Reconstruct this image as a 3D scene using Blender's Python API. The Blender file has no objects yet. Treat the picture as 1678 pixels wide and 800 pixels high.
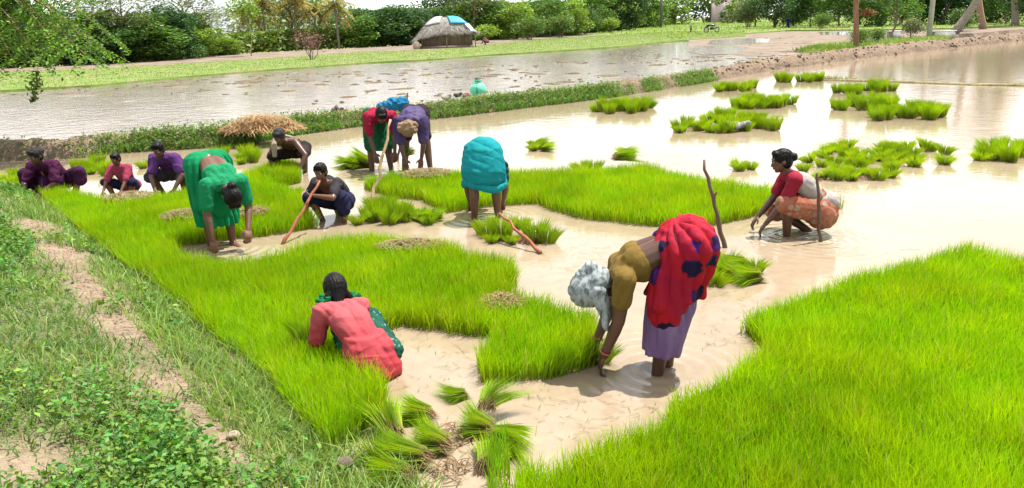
import bpy, math, random
import numpy as np
from mathutils import Vector, Matrix

rng = np.random.default_rng(7)
random.seed(7)
SC = bpy.context.scene
COL = SC.collection
R = math.radians

# ------------------------------------------------------------------ camera
CAM_H, PITCH, ROLL, FPX = 2.0, R(15.49), R(-1.78), 1307.0      # photo is 1678 x 800
cam_d = bpy.data.cameras.new("camera")
cam_d.sensor_width = 36.0
cam_d.lens = 36.0 * FPX / 1678.0
cam_d.clip_start, cam_d.clip_end = 0.05, 20000.0
cam = bpy.data.objects.new("camera", cam_d)
COL.objects.link(cam)
CAM_R = Matrix.Rotation(math.pi / 2 - PITCH, 3, 'X') @ Matrix.Rotation(ROLL, 3, 'Z')
cam.matrix_world = Matrix.Translation((0, 0, CAM_H)) @ CAM_R.to_4x4()
SC.camera = cam

# ------------------------------------------------------------------ sky, sun, exposure
SUN_EL, SUN_AZ = R(70.0), R(62.0)          # azimuth clockwise from +Y (away from the camera) towards +X
world = bpy.data.worlds.new("World")
SC.world = world
world.use_nodes = True
wn, wl = world.node_tree.nodes, world.node_tree.links
for n in list(wn): wn.remove(n)
wo = wn.new('ShaderNodeOutputWorld'); bg = wn.new('ShaderNodeBackground')
sky = wn.new('ShaderNodeTexSky'); sky.sky_type = 'NISHITA'; sky.sun_disc = False
sky.sun_elevation = SUN_EL; sky.sun_rotation = SUN_AZ; sky.dust_density = 4.0; sky.altitude = 100
SKY_STRENGTH = 0.066
bg.inputs['Strength'].default_value = SKY_STRENGTH
tc = wn.new('ShaderNodeTexCoord'); sep = wn.new('ShaderNodeSeparateXYZ')
mx = wn.new('ShaderNodeMath'); mx.operation = 'MAXIMUM'; mx.inputs[1].default_value = 0.0
ad = wn.new('ShaderNodeMath'); ad.operation = 'ADD'; ad.inputs[1].default_value = 0.12
dx = wn.new('ShaderNodeMath'); dx.operation = 'DIVIDE'
dy = wn.new('ShaderNodeMath'); dy.operation = 'DIVIDE'
cb = wn.new('ShaderNodeCombineXYZ')
cl = wn.new('ShaderNodeTexNoise'); cl.inputs['Scale'].default_value = 1.1; cl.inputs['Detail'].default_value = 7
cl.inputs['Roughness'].default_value = 0.55
cr = wn.new('ShaderNodeValToRGB'); cr.color_ramp.elements[0].position = 0.37; cr.color_ramp.elements[1].position = 0.58
cm = wn.new('ShaderNodeMixRGB'); cm.inputs[2].default_value = (12.5, 12.7, 13.0, 1)   # sunlit cloud, same units as the sky node
L = wl.new
L(tc.outputs['Generated'], sep.inputs[0]); L(sep.outputs['Z'], mx.inputs[0]); L(mx.outputs[0], ad.inputs[0])
L(sep.outputs['X'], dx.inputs[0]); L(ad.outputs[0], dx.inputs[1]); L(sep.outputs['Y'], dy.inputs[0]); L(ad.outputs[0], dy.inputs[1])
L(dx.outputs[0], cb.inputs[0]); L(dy.outputs[0], cb.inputs[1]); L(cb.outputs[0], cl.inputs['Vector'])
L(cl.outputs['Fac'], cr.inputs[0]); L(cr.outputs[0], cm.inputs[0]); L(sky.outputs[0], cm.inputs[1])
# humid white haze thickening towards the horizon, all the way round
hz1 = wn.new('ShaderNodeMath'); hz1.operation = 'SUBTRACT'; hz1.inputs[0].default_value = 1.0; L(mx.outputs[0], hz1.inputs[1])
hz2 = wn.new('ShaderNodeMath'); hz2.operation = 'POWER'; hz2.inputs[1].default_value = 4.0; L(hz1.outputs[0], hz2.inputs[0])
hz3 = wn.new('ShaderNodeMath'); hz3.operation = 'MULTIPLY'; hz3.inputs[1].default_value = 0.85; L(hz2.outputs[0], hz3.inputs[0])
hm = wn.new('ShaderNodeMixRGB'); hm.inputs[2].default_value = (18.5, 18.8, 19.3, 1); L(hz3.outputs[0], hm.inputs[0]); L(cm.outputs[0], hm.inputs[1])
L(hm.outputs[0], bg.inputs['Color']); L(bg.outputs[0], wo.inputs['Surface'])

sun_d = bpy.data.lights.new("sun", 'SUN'); sun_d.energy = 5.0; sun_d.angle = R(0.55); sun_d.color = (1.0, 0.955, 0.88)
sun = bpy.data.objects.new("sun", sun_d); COL.objects.link(sun)
sdir = Vector((math.sin(SUN_AZ) * math.cos(SUN_EL), math.cos(SUN_AZ) * math.cos(SUN_EL), math.sin(SUN_EL)))
sun.rotation_euler = sdir.to_track_quat('Z', 'Y').to_euler()
sun.location = sdir * 60

SC.view_settings.view_transform = 'Standard'; SC.view_settings.look = 'None'
SC.view_settings.exposure = 1.05; SC.view_settings.gamma = 1.0; SC.view_settings.use_curve_mapping = False
SC.cycles.max_bounces = 7; SC.cycles.diffuse_bounces = 3; SC.cycles.glossy_bounces = 3
SC.cycles.transmission_bounces = 4; SC.cycles.transparent_max_bounces = 6
SC.cycles.caustics_reflective = False; SC.cycles.caustics_refractive = False
SC.cycles.use_denoising = True
SC.cycles.sample_clamp_indirect = 6.0
# ------------------------------------------------------------------ helpers
def ray(px, py):
    return CAM_R @ Vector(((px - 839.0) / FPX, -(py - 400.0) / FPX, -1.0))
def G(px, py, z=0.0):
    """point of the ground plane at height z seen at a photo pixel"""
    d = ray(px, py); t = (z - CAM_H) / d.z
    return Vector((d.x * t, d.y * t, z))
def V(px, py, Y):
    """point at depth Y seen at a photo pixel"""
    d = ray(px, py); t = Y / d.y
    return Vector((d.x * t, Y, CAM_H + d.z * t))
def arr(v): return np.array(v, dtype=float)

def _hash(ix, iy, iz, seed):
    n = (ix * 374761393 + iy * 668265263 + iz * 2147483647 + seed * 1274126177) & 0xFFFFFFFF
    n = ((n ^ (n >> 13)) * 1274126177) & 0xFFFFFFFF
    n = n ^ (n >> 16)
    return (n & 0xFFFF) / 65535.0
def vnoise(p, seed=0):
    p = np.asarray(p, float); i = np.floor(p).astype(np.int64); f = p - i
    f = f * f * (3 - 2 * f); r = 0
    for a in (0, 1):
        for b in (0, 1):
            for c in (0, 1):
                w = (f[:, 0] if a else 1 - f[:, 0]) * (f[:, 1] if b else 1 - f[:, 1]) * (f[:, 2] if c else 1 - f[:, 2])
                r = r + w * _hash(i[:, 0] + a, i[:, 1] + b, i[:, 2] + c, seed)
    return r
def fbm(p, oct=4, seed=0):
    p = np.asarray(p, float)
    if p.shape[1] == 2: p = np.c_[p, np.zeros(len(p))]
    s, a, t = 0, 0.5, 0
    for o in range(oct):
        s = s + a * vnoise(p * 2 ** o + 17.3 * o, seed + o); t += a; a *= .5
    return s / t

def mesh_np(name, verts, faces, cols=None, smooth=False):
    """faces: (M,3) or (M,4) int array, or list of such arrays"""
    me = bpy.data.meshes.new(name)
    verts = np.asarray(verts, np.float32)
    fl = faces if isinstance(faces, list) else [faces]
    fl = [np.asarray(f, np.int32) for f in fl if len(f)]
    me.vertices.add(len(verts)); me.vertices.foreach_set('co', verts.ravel())
    li = np.concatenate([f.ravel() for f in fl])
    tot = np.concatenate([np.full(len(f), f.shape[1], np.int32) for f in fl])
    st = np.concatenate([[0], np.cumsum(tot)[:-1]]).astype(np.int32)
    me.loops.add(len(li)); me.loops.foreach_set('vertex_index', li)
    me.polygons.add(len(tot)); me.polygons.foreach_set('loop_start', st); me.polygons.foreach_set('loop_total', tot)
    if smooth: me.polygons.foreach_set('use_smooth', np.ones(len(tot), bool))
    me.update(calc_edges=True)
    if cols is not None:
        a = me.attributes.new('col', 'FLOAT_COLOR', 'POINT')
        c = np.ones((len(verts), 4), np.float32); c[:, :3] = cols
        a.data.foreach_set('color', c.ravel())
    return me
def obj(name, me, mat=None, parent=None, loc=(0, 0, 0), rotz=0.0):
    o = bpy.data.objects.new(name, me); COL.objects.link(o)
    if mat is not None and me is not None and not me.materials: me.materials.append(mat)
    o.parent = parent; o.location = loc; o.rotation_euler = (0, 0, rotz)
    return o
def tag(o, label=None, cat=None, group=None, kind=None):
    if label: o['label'] = label
    if cat: o['category'] = cat
    if group: o['group'] = group
    if kind: o['kind'] = kind
    return o
def thing(name, label, cat, loc=(0, 0, 0), rotz=0.0, group=None):
    o = obj(name, None, None, None, loc, rotz)
    o.empty_display_size = .1
    return tag(o, label, cat, group)

class Soup:
    def __init__(s): s.v = []; s.q = []; s.t = []; s.c = []; s.n = 0
    def add(s, v, q=None, t=None, c=None):
        v = np.asarray(v, float)
        if q is not None and len(q): s.q.append(np.asarray(q, int) + s.n)
        if t is not None and len(t): s.t.append(np.asarray(t, int) + s.n)
        if c is not None: s.c.append(np.broadcast_to(np.asarray(c, float), v.shape).copy())
        s.v.append(v); s.n += len(v)
    def mesh(s, name, smooth=True):
        f = []
        if s.q: f.append(np.concatenate(s.q))
        if s.t: f.append(np.concatenate(s.t))
        return mesh_np(name, np.concatenate(s.v), f, np.concatenate(s.c) if s.c else None, smooth)
    def rings(s, cen, ux, uy, n=12, cap=True, c=None, mod=None):
        """loft through rings: centres (k,3) and half-axis vectors (k,3),(k,3)"""
        cen, ux, uy = arr(cen), arr(ux), arr(uy); k = len(cen)
        th = np.arange(n) * 2 * np.pi / n
        m = np.ones((k, n)) if mod is None else mod(k, th)
        v = cen[:, None] + (np.cos(th)[None, :, None] * ux[:, None] + np.sin(th)[None, :, None] * uy[:, None]) * m[:, :, None]
        v = v.reshape(-1, 3)
        i = np.arange(n); j = (i + 1) % n; q = []
        for a in range(k - 1):
            q.append(np.c_[a * n + i, a * n + j, (a + 1) * n + j, (a + 1) * n + i])
        t = None
        if cap:
            v = np.r_[v, cen[:1], cen[-1:]]; b0 = k * n
            t = np.r_[np.c_[np.full(n, b0), j, i], np.c_[np.full(n, b0 + 1), (k - 1) * n + i, (k - 1) * n + j]]
        s.add(v, np.concatenate(q), t, c)
    def tube(s, pts, rad, n=8, c=None, flat=1.0):
        pts = arr(pts); rad = np.broadcast_to(arr(rad), (len(pts),))
        tg = np.gradient(pts, axis=0); tg /= np.linalg.norm(tg, axis=1)[:, None] + 1e-9
        ref = arr((0, 0, 1)) if abs(tg[:, 2]).mean() < .8 else arr((0, 1, 0))
        u = np.cross(tg, ref); u /= np.linalg.norm(u, axis=1)[:, None] + 1e-9
        w = np.cross(u, tg)
        s.rings(pts, u * rad[:, None], w * (rad * flat)[:, None], n, True, c)
    def capsule(s, a, b, ra, rb, n=12):
        a, b = arr(a), arr(b); d = b - a; l = np.linalg.norm(d)
        d = d / l if l > 1e-6 else arr((0, 0, 1))
        ref = arr((0, 0, 1)) if abs(d[2]) < .9 else arr((1, 0, 0))
        u = np.cross(d, ref); u /= np.linalg.norm(u); w = np.cross(d, u)
        cs, rs = [], []
        for k in (-80, -55, -25): cs.append(a + d * ra * math.sin(R(k))); rs.append(ra * math.cos(R(k)))
        cs += [a, b]; rs += [ra, rb]
        for k in (25, 55, 80): cs.append(b + d * rb * math.sin(R(k))); rs.append(rb * math.cos(R(k)))
        rs = arr(rs)
        s.rings(cs, u[None] * rs[:, None], w[None] * rs[:, None], n)
    def ell(s, c, ax, n=16):
        """ellipsoid: centre and three half-axis vectors"""
        c = arr(c); a, b, d = [arr(x) for x in ax]
        k = np.linspace(-88, 88, 11) * np.pi / 180
        s.rings(c + np.sin(k)[:, None] * d, np.cos(k)[:, None] * a, np.cos(k)[:, None] * b, n)
    def box(s, lo, hi, c=None, M=None):
        lo, hi = arr(lo), arr(hi)
        v = arr([[(lo, hi)[a][0], (lo, hi)[b][1], (lo, hi)[d][2]] for d in (0, 1) for b in (0, 1) for a in (0, 1)])
        if M is not None: v = v @ arr(M).T
        s.add(v, [[0, 2, 3, 1], [4, 5, 7, 6], [0, 1, 5, 4], [2, 6, 7, 3], [0, 4, 6, 2], [1, 3, 7, 5]], None, c)

def remesh(soup, voxel, smooth=4, factor=.5):
    me = soup.mesh('tmp'); o = bpy.data.objects.new('tmp', me); COL.objects.link(o)
    m = o.modifiers.new('r', 'REMESH'); m.mode = 'VOXEL'; m.voxel_size = voxel; m.use_smooth_shade = True
    if smooth:
        m = o.modifiers.new('s', 'SMOOTH'); m.factor = factor; m.iterations = smooth
    dg = bpy.context.evaluated_depsgraph_get()
    r = bpy.data.meshes.new_from_object(o.evaluated_get(dg))
    bpy.data.objects.remove(o); bpy.data.meshes.remove(me)
    return r
def displace(me, fn):
    n = len(me.vertices); co = np.empty(n * 3, np.float32); me.vertices.foreach_get('co', co); co = co.reshape(-1, 3)
    no = np.empty(n * 3, np.float32); me.vertices.foreach_get('normal', no); no = no.reshape(-1, 3)
    d = fn(co.astype(float)) if fn.__code__.co_argcount == 1 else fn(co.astype(float), no)
    co = co + no * d[:, None].astype(np.float32)
    me.vertices.foreach_set('co', co.astype(np.float32).ravel()); me.update()

# ------------------------------------------------------------------ materials
def lin(r, g, b):
    f = lambda c: (c / 255.0 / 12.92) if c / 255.0 <= .04045 else ((c / 255.0 + .055) / 1.055) ** 2.4
    return (f(r), f(g), f(b))
def new_mat(name):
    m = bpy.data.materials.new(name); m.use_nodes = True
    nt = m.node_tree; b = nt.nodes['Principled BSDF']
    return m, nt, b
def nd(nt, t, **k):
    n = nt.nodes.new(t)
    for a, v in k.items():
        if a in n.inputs: n.inputs[a].default_value = v
        else: setattr(n, a, v)
    return n
def bump(nt, b, scale, strength, detail=4, dist=0.02, vec=None):
    t = nd(nt, 'ShaderNodeTexNoise', Scale=scale, Detail=detail)
    bm = nd(nt, 'ShaderNodeBump', Strength=strength, Distance=dist)
    if vec is not None: nt.links.new(vec, t.inputs['Vector'])
    nt.links.new(t.outputs['Fac'], bm.inputs['Height']); nt.links.new(bm.outputs[0], b.inputs['Normal'])
    return t
def ramp(nt, fac, stops):
    r = nt.nodes.new('ShaderNodeValToRGB'); e = r.color_ramp.elements
    while len(e) < len(stops): e.new(.5)
    for k, (p, c) in enumerate(stops):
        e[k].position = p; e[k].color = (*c, 1) if len(c) == 3 else c
    nt.links.new(fac, r.inputs[0]); return r
def objcoord(nt, scale=(1, 1, 1)):
    tcn = nd(nt, 'ShaderNodeTexCoord'); mp = nd(nt, 'ShaderNodeMapping'); mp.inputs['Scale'].default_value = scale
    nt.links.new(tcn.outputs['Object'], mp.inputs[0]); return mp.outputs[0]
def m_noise(name, c1, c2, scale=8, rough=.8, bscale=30, bstr=.3, c3=None, spec=.3, dist=.01, stretch=(1, 1, 1)):
    m, nt, b = new_mat(name); vec = objcoord(nt, stretch)
    t = nd(nt, 'ShaderNodeTexNoise', Scale=scale, Detail=6); nt.links.new(vec, t.inputs['Vector'])
    st = [(.32, c1), (.68, c2)] if c3 is None else [(.28, c1), (.5, c2), (.72, c3)]
    r = ramp(nt, t.outputs['Fac'], st); nt.links.new(r.outputs[0], b.inputs['Base Color'])
    b.inputs['Roughness'].default_value = rough; b.inputs['Specular IOR Level'].default_value = spec
    bump(nt, b, bscale, bstr, dist=dist, vec=vec)
    return m
def m_leaf(name, trans=.4, rough=.45, tcol=(1.25, 1.35, .6), spec=.35):
    """thin living leaf: colour from the mesh, some light passing through"""
    m, nt, b = new_mat(name)
    at = nd(nt, 'ShaderNodeAttribute', attribute_name='col')
    nt.links.new(at.outputs['Color'], b.inputs['Base Color'])
    b.inputs['Roughness'].default_value = rough; b.inputs['Specular IOR Level'].default_value = spec
    tr = nd(nt, 'ShaderNodeBsdfTranslucent'); mu = nd(nt, 'ShaderNodeMixRGB', blend_type='MULTIPLY'); mu.inputs[0].default_value = 1
    mu.inputs[2].default_value = (*tcol, 1)
    nt.links.new(at.outputs['Color'], mu.inputs[1]); nt.links.new(mu.outputs[0], tr.inputs[0])
    ms = nd(nt, 'ShaderNodeMixShader'); ms.inputs[0].default_value = trans
    nt.links.new(b.outputs[0], ms.inputs[1]); nt.links.new(tr.outputs[0], ms.inputs[2])
    nt.links.new(ms.outputs[0], nt.nodes['Material Output'].inputs['Surface'])
    return m
def m_attr(name, rough=.85, bscale=40, bstr=.4, spec=.25, dist=.01):
    m, nt, b = new_mat(name)
    at = nd(nt, 'ShaderNodeAttribute', attribute_name='col')
    vec = objcoord(nt); t = nd(nt, 'ShaderNodeTexNoise', Scale=bscale * .6, Detail=5); nt.links.new(vec, t.inputs['Vector'])
    r = ramp(nt, t.outputs['Fac'], [(.25, (.72, .72, .72)), (.75, (1.2, 1.2, 1.2))])
    mu = nd(nt, 'ShaderNodeMixRGB', blend_type='MULTIPLY'); mu.inputs[0].default_value = 1
    nt.links.new(at.outputs['Color'], mu.inputs[1]); nt.links.new(r.outputs[0], mu.inputs[2])
    nt.links.new(mu.outputs[0], b.inputs['Base Color'])
    b.inputs['Roughness'].default_value = rough; b.inputs['Specular IOR Level'].default_value = spec
    bump(nt, b, bscale, bstr, dist=dist, vec=vec)
    return m
DYE = .44      # cloth reflectance relative to its fully sunlit look
def m_cloth(name, c1, c2=None, scale=6, weave=350, rough=.85):
    c2 = c2 or tuple(x * .78 for x in c1); c1 = tuple(x * DYE for x in c1); c2 = tuple(x * DYE for x in c2)
    return m_noise(name, c1, c2, scale, rough, 30, .6, spec=.12, dist=.012, stretch=(1, 1, .55))
def m_wood(name, c1, c2):
    return m_noise(name, c1, c2, 12, .85, 60, .6, stretch=(1, 1, .12))

M_RICE = m_leaf('rice_leaf', .45, .65, (1.3, 1.22, .35), .06)
M_LEAF = m_leaf('tree_leaf', .33, .5)
M_WEED = m_leaf('weed_leaf', .35, .55)
M_STRAW = m_leaf('dry_straw', .35, .7, (1.1, 1.0, .8), .2)
M_BARK = m_noise('bark', (.13, .095, .065), (.24, .19, .14), 6, .9, 25, .8, stretch=(1, 1, .25))
M_SKIN = m_noise('dark_brown_skin', (.054, .023, .013), (.084, .038, .022), 5, .40, 60, .25, spec=.45, dist=.002)
M_SKIN2 = m_noise('brown_skin', (.085, .035, .018), (.12, .054, .030), 5, .40, 60, .25, spec=.45, dist=.002)
M_HAIR = m_noise('black_hair', (.0022, .002, .002), (.006, .005, .0045), 30, .45, 110, .8, spec=.14, dist=.006, stretch=(1, 1, .3))
M_EYE = m_noise('eye_white', (.22, .20, .18), (.28, .26, .24), 5, .3, 5, 0)
M_PUPIL = m_noise('eye_dark', (.01, .008, .007), (.02, .015, .012), 5, .2, 5, 0)
M_LIP = m_noise('lip', (.09, .03, .025), (.12, .045, .035), 20, .5, 60, .1)
# ================================================================== the setting
def sheet(name, pts, z, mat, kind='structure', sub=None):
    """flat polygon sheet, gridded when sub is given"""
    p = arr([(q[0], q[1], z) for q in pts])
    me = mesh_np(name, p, np.arange(len(p))[None, :])
    o = obj(name, me, mat); o['kind'] = kind; return o
def inside(P, poly):
    x, y = P[:, 0], P[:, 1]; poly = arr(poly)[:, :2]; r = np.zeros(len(P), bool); n = len(poly)
    for i in range(n):
        x1, y1 = poly[i]; x2, y2 = poly[(i + 1) % n]
        c = ((y1 > y) != (y2 > y)) & (x < (x2 - x1) * (y - y1) / (y2 - y1 + 1e-12) + x1); r ^= c
    return r
def polydist(P, line):
    line = arr(line)[:, :2]; d = np.full(len(P), 1e9); P = P[:, :2]
    for a, b in zip(line[:-1], line[1:]):
        ab = b - a; t = np.clip(((P - a) @ ab) / (ab @ ab + 1e-12), 0, 1)
        d = np.minimum(d, np.linalg.norm(P - a - t[:, None] * ab, axis=1))
    return d
def scatter(poly, n, r=rng):
    poly = arr(poly)[:, :2]; lo, hi = poly.min(0), poly.max(0); out = []; k = 0
    while k < n:
        q = lo + r.random((max(n, 40), 2)) * (hi - lo); q = q[inside(q, poly)]; out.append(q); k += len(q)
    return np.concatenate(out)[:n]
def poly_area(p):
    p = arr(p)[:, :2]; x, y = p[:, 0], p[:, 1]
    return abs((x * np.roll(y, -1) - y * np.roll(x, -1)).sum()) / 2

def blades(base, h, w, lean, cb, ct, seed=0, az=None):
    """curved grass blades: 5 points, a quad and a triangle each"""
    n = len(base); r = np.random.default_rng(seed)
    if az is None: az = r.random(n) * 2 * np.pi
    la = r.random(n) * 2 * np.pi if np.ndim(lean) == 1 else None
    ld = np.c_[np.cos(la), np.sin(la)] * lean[:, None] if la is not None else lean
    sd = np.c_[np.cos(az), np.sin(az), np.zeros(n)] * (w / 2)[:, None]
    def at(t, f):
        p = base.copy(); p[:, :2] += ld * (h * t ** 1.7)[:, None]
        p[:, 2] += h * t * (1 - .22 * np.minimum(1.4, np.linalg.norm(ld, axis=1)) * t); return p
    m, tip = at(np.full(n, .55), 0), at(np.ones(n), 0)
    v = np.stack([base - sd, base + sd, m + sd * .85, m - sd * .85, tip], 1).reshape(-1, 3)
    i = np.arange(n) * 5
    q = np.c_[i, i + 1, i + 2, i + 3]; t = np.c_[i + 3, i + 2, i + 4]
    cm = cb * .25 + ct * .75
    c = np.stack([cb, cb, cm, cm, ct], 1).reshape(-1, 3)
    return v, q, t, c
def leafcards(cen, size, asp, r, col, up=.5, fold=.25, flat=None):
    """diamond leaves folded on the midrib"""
    n = len(cen); d = r.normal(size=(n, 3)); d[:, 2] = d[:, 2] * (1 - up) ; d /= np.linalg.norm(d, axis=1)[:, None]
    nn = r.normal(size=(n, 3)) * .7; nn[:, 2] += up * 1.6
    s = np.cross(d, nn); s /= np.linalg.norm(s, axis=1)[:, None] + 1e-9; nn = np.cross(s, d)
    a = size[:, None]
    v = np.stack([cen - d * a * .5, cen + s * a * asp * .5 + nn * a * fold * asp * .5 - d * a * .03, cen + d * a * .5 - nn * a * .12,
                  cen - s * a * asp * .5 + nn * a * fold * asp * .5 - d * a * .03], 1).reshape(-1, 3)
    i = np.arange(n) * 4
    t = np.concatenate([np.c_[i, i + 1, i + 2], np.c_[i, i + 2, i + 3]])
    return v, t, np.repeat(col, 4, 0)
def jit(base, n, r, amt=.2, hue=.12):
    base = arr(base)[None] * np.ones((n, 1)); k = 1 + (r.random((n, 1)) - .5) * 2 * amt
    h = (r.random(n) - .5) * 2 * hue
    c = base * k; c[:, 0] *= 1 + h * 1.6; c[:, 2] *= 1 - h; return np.clip(c, .001, 1)

# ---- ground sheet to the horizon
M_GROUND = m_noise('far_ground', (.10, .15, .03), (.20, .23, .06), .25, .9, 2, .4, c3=(.26, .20, .12))
sheet('ground', [(-4000, -60), (4000, -60), (4000, 6000), (-4000, 6000)], -.35, M_GROUND)

# ---- waters
def water_mat(name, c1, c2, c3, mud, ripple, rings=(), msc=1.6, mb=.8):
    m, nt, b = new_mat(name); vec = objcoord(nt); ln = nt.links.new
    t = nd(nt, 'ShaderNodeTexNoise', Scale=.55, Detail=8, Roughness=.68); ln(vec, t.inputs['Vector'])
    r = ramp(nt, t.outputs['Fac'], [(.30, c1), (.5, c2), (.70, c3)])
    ts = nd(nt, 'ShaderNodeTexNoise', Scale=7, Detail=6, Roughness=.7); ln(vec, ts.inputs['Vector'])      # silt clouds
    rs = ramp(nt, ts.outputs['Fac'], [(.30, (.88, .87, .86)), (.52, (1, 1, 1)), (.75, (1.06, 1.06, 1.05))])
    mu = nd(nt, 'ShaderNodeMixRGB', blend_type='MULTIPLY'); mu.inputs[0].default_value = 1; ln(r.outputs[0], mu.inputs[1]); ln(rs.outputs[0], mu.inputs[2])
    ln(mu.outputs[0], b.inputs['Base Color'])
    b.inputs['IOR'].default_value = 1.33; b.inputs['Specular IOR Level'].default_value = .5
    v2 = objcoord(nt, (1, 1.35, 1))
    t2 = nd(nt, 'ShaderNodeTexNoise', Scale=msc, Detail=8, Roughness=.7); ln(v2, t2.inputs['Vector'])
    rr = ramp(nt, t2.outputs['Fac'], [(mud, (.035,) * 3), (mud + .09, (.42,) * 3)]); ln(rr.outputs[0], b.inputs['Roughness'])
    nrm = None
    for sc, k in ((2.6, 1.0), (11.0, .35)):
        ta = nd(nt, 'ShaderNodeTexNoise', Scale=sc, Detail=3, Roughness=.5); ln(vec, ta.inputs['Vector'])
        ba = nd(nt, 'ShaderNodeBump', Strength=ripple * k, Distance=.02); ln(ta.outputs['Fac'], ba.inputs['Height'])
        if nrm: ln(nrm, ba.inputs['Normal'])
        nrm = ba.outputs[0]
    for (cx, cy) in rings:                                 # rings spreading from wading legs
        dn = nd(nt, 'ShaderNodeVectorMath', operation='DISTANCE'); ln(vec, dn.inputs[0]); dn.inputs[1].default_value = (cx, cy, 0)
        sn = nd(nt, 'ShaderNodeMath', operation='MULTIPLY'); sn.inputs[1].default_value = 58; ln(dn.outputs['Value'], sn.inputs[0])
        si = nd(nt, 'ShaderNodeMath', operation='SINE'); ln(sn.outputs[0], si.inputs[0])
        fo = nd(nt, 'ShaderNodeMapRange'); fo.inputs['From Min'].default_value = .05; fo.inputs['From Max'].default_value = .75; fo.inputs['To Min'].default_value = 1; fo.inputs['To Max'].default_value = 0; ln(dn.outputs['Value'], fo.inputs['Value'])
        pr = nd(nt, 'ShaderNodeMath', operation='MULTIPLY'); ln(si.outputs[0], pr.inputs[0]); ln(fo.outputs[0], pr.inputs[1])
        br = nd(nt, 'ShaderNodeBump', Strength=.5, Distance=.006); ln(pr.outputs[0], br.inputs['Height']); ln(nrm, br.inputs['Normal']); nrm = br.outputs[0]
    tb = nd(nt, 'ShaderNodeTexNoise', Scale=26, Detail=6, Roughness=.7); ln(vec, tb.inputs['Vector'])
    mm = nd(nt, 'ShaderNodeMath', operation='MULTIPLY'); ln(tb.outputs['Fac'], mm.inputs[0]); ln(rr.outputs[0], mm.inputs[1])
    bb = nd(nt, 'ShaderNodeBump', Strength=mb, Distance=.045); ln(mm.outputs[0], bb.inputs['Height'])
    ln(nrm, bb.inputs['Normal']); ln(bb.outputs[0], b.inputs['Normal'])
    return m
M_WATER = water_mat('muddy_water', (.215, .162, .106), (.25, .195, .134), (.288, .23, .166), .64, .30, [tuple(G(*p)[:2]) for p in ((1085, 606), (1300, 383), (795, 356), (372, 408), (1345, 396), (625, 280))], mb=.3)
M_WATER2 = water_mat('flooded_mud', (.14, .108, .078), (.20, .16, .12), (.25, .205, .16), .60, 1.0, (), .45)

FRONT = [(-160, 278), (0, 264), (110, 260), (200, 250), (380, 240), (480, 222), (580, 208), (730, 193), (900, 172), (1000, 160), (1150, 136), (1280, 113),
         (1400, 98), (1500, 86), (1600, 75), (1678, 67), (1850, 52)]
BUND = [arr(G(*p)) for p in FRONT]                       # near waterline of the bund
bx, by = arr(BUND)[:, 0], arr(BUND)[:, 1]
def bund_y(x): return np.interp(x, bx, by)
dirb = np.gradient(arr(BUND)[:, :2], axis=0); dirb /= np.linalg.norm(dirb, axis=1)[:, None]
nrmb = np.c_[-dirb[:, 1], dirb[:, 0]]                    # away from the camera
inner = [tuple(p[:2] + q * .25) for p, q in zip(arr(BUND), nrmb)]
sheet('paddy_water', [(-40, -12), (60, -12), (70, 70)] + inner[::-1] + [(-40, 13.0)], 0.0, M_WATER)
# far flooded field
FAR_EDGE = [(-120, 163), (0, 152), (150, 143), (300, 128), (450, 116), (600, 105), (700, 100), (800, 92), (900, 86), (1000, 80), (1100, 70), (1220, 63), (1330, 58)]
FE = [G(*p) for p in FAR_EDGE]
outer = [tuple(p[:2] + q * .5) for p, q in zip(arr(BUND), nrmb)]
k1320 = 13
sheet('flooded_field', outer[:k1320] + [tuple(G(1420, 82)[:2]), tuple(G(1400, 60)[:2])] + [(p.x, p.y) for p in FE[::-1]], -.012, M_WATER2)

# ---- muddy bund
def strip_noise(P, sc, seed): return fbm(np.c_[P[:, 0] * sc, P[:, 1] * sc, P[:, 2] * sc], 4, seed)
M_MUD = m_attr('bund_mud', .9, 7, 1.0, dist=.12)
def resample(line, step):
    line = arr(line); s = np.r_[0, np.cumsum(np.linalg.norm(np.diff(line, axis=0), axis=1))]
    t = np.arange(0, s[-1], step); return np.c_[[np.interp(t, s, line[:, k]) for k in range(line.shape[1])]].T
cen = resample(arr(BUND)[:, :2], .10)
tg = np.gradient(cen, axis=0); tg /= np.linalg.norm(tg, axis=1)[:, None]; nr = np.c_[-tg[:, 1], tg[:, 0]]
prof_t = np.array([-.18, -.06, .03, .12, .22, .32, .44, .58, .70, .80, .90, 1.0, 1.12])
prof_z = np.array([-.10, -.02, .07, .17, .24, .28, .30, .29, .25, .17, .08, -.02, -.12])
hs = 1.0 + .45 * np.clip((cen[:, 0] - 4) / 12, 0, 1) + .25 * (fbm(np.c_[cen * .6, cen[:, 0] * 0], 3, 5) - .5)
ws = .95 + .35 * np.clip((cen[:, 0] - 6) / 12, 0, 1)
P = np.zeros((len(cen), len(prof_t), 3))
P[:, :, :2] = cen[:, None] + nr[:, None] * (prof_t[None, :, None] * ws[:, None, None])
P[:, :, 2] = prof_z[None] * np.where(prof_z[None] > 0, hs[:, None], 1)
Pf = P.reshape(-1, 3); nz = fbm(Pf * 2.2, 4, 3) - .5; nz2 = fbm(Pf * 7, 3, 9) - .5
nz3 = fbm(Pf * 16, 2, 19) - .5
Pf[:, 2] += (nz * .16 + nz2 * .15 + nz3 * .10) * (Pf[:, 2] > 0); Pf[:, :2] += np.c_[nz2, nz] * .16 + np.c_[nz3, nz3] * .08
K = len(prof_t); a = np.arange(len(cen) - 1)[:, None] * K + np.arange(K - 1)[None]
q = np.stack([a, a + 1, a + K + 1, a + K], -1).reshape(-1, 4)[:, ::-1]
cc = fbm(Pf * 1.4, 4, 21)[:, None]
mc = (1 - cc) * arr((.088, .062, .041)) + cc * arr((.195, .142, .098))
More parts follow.
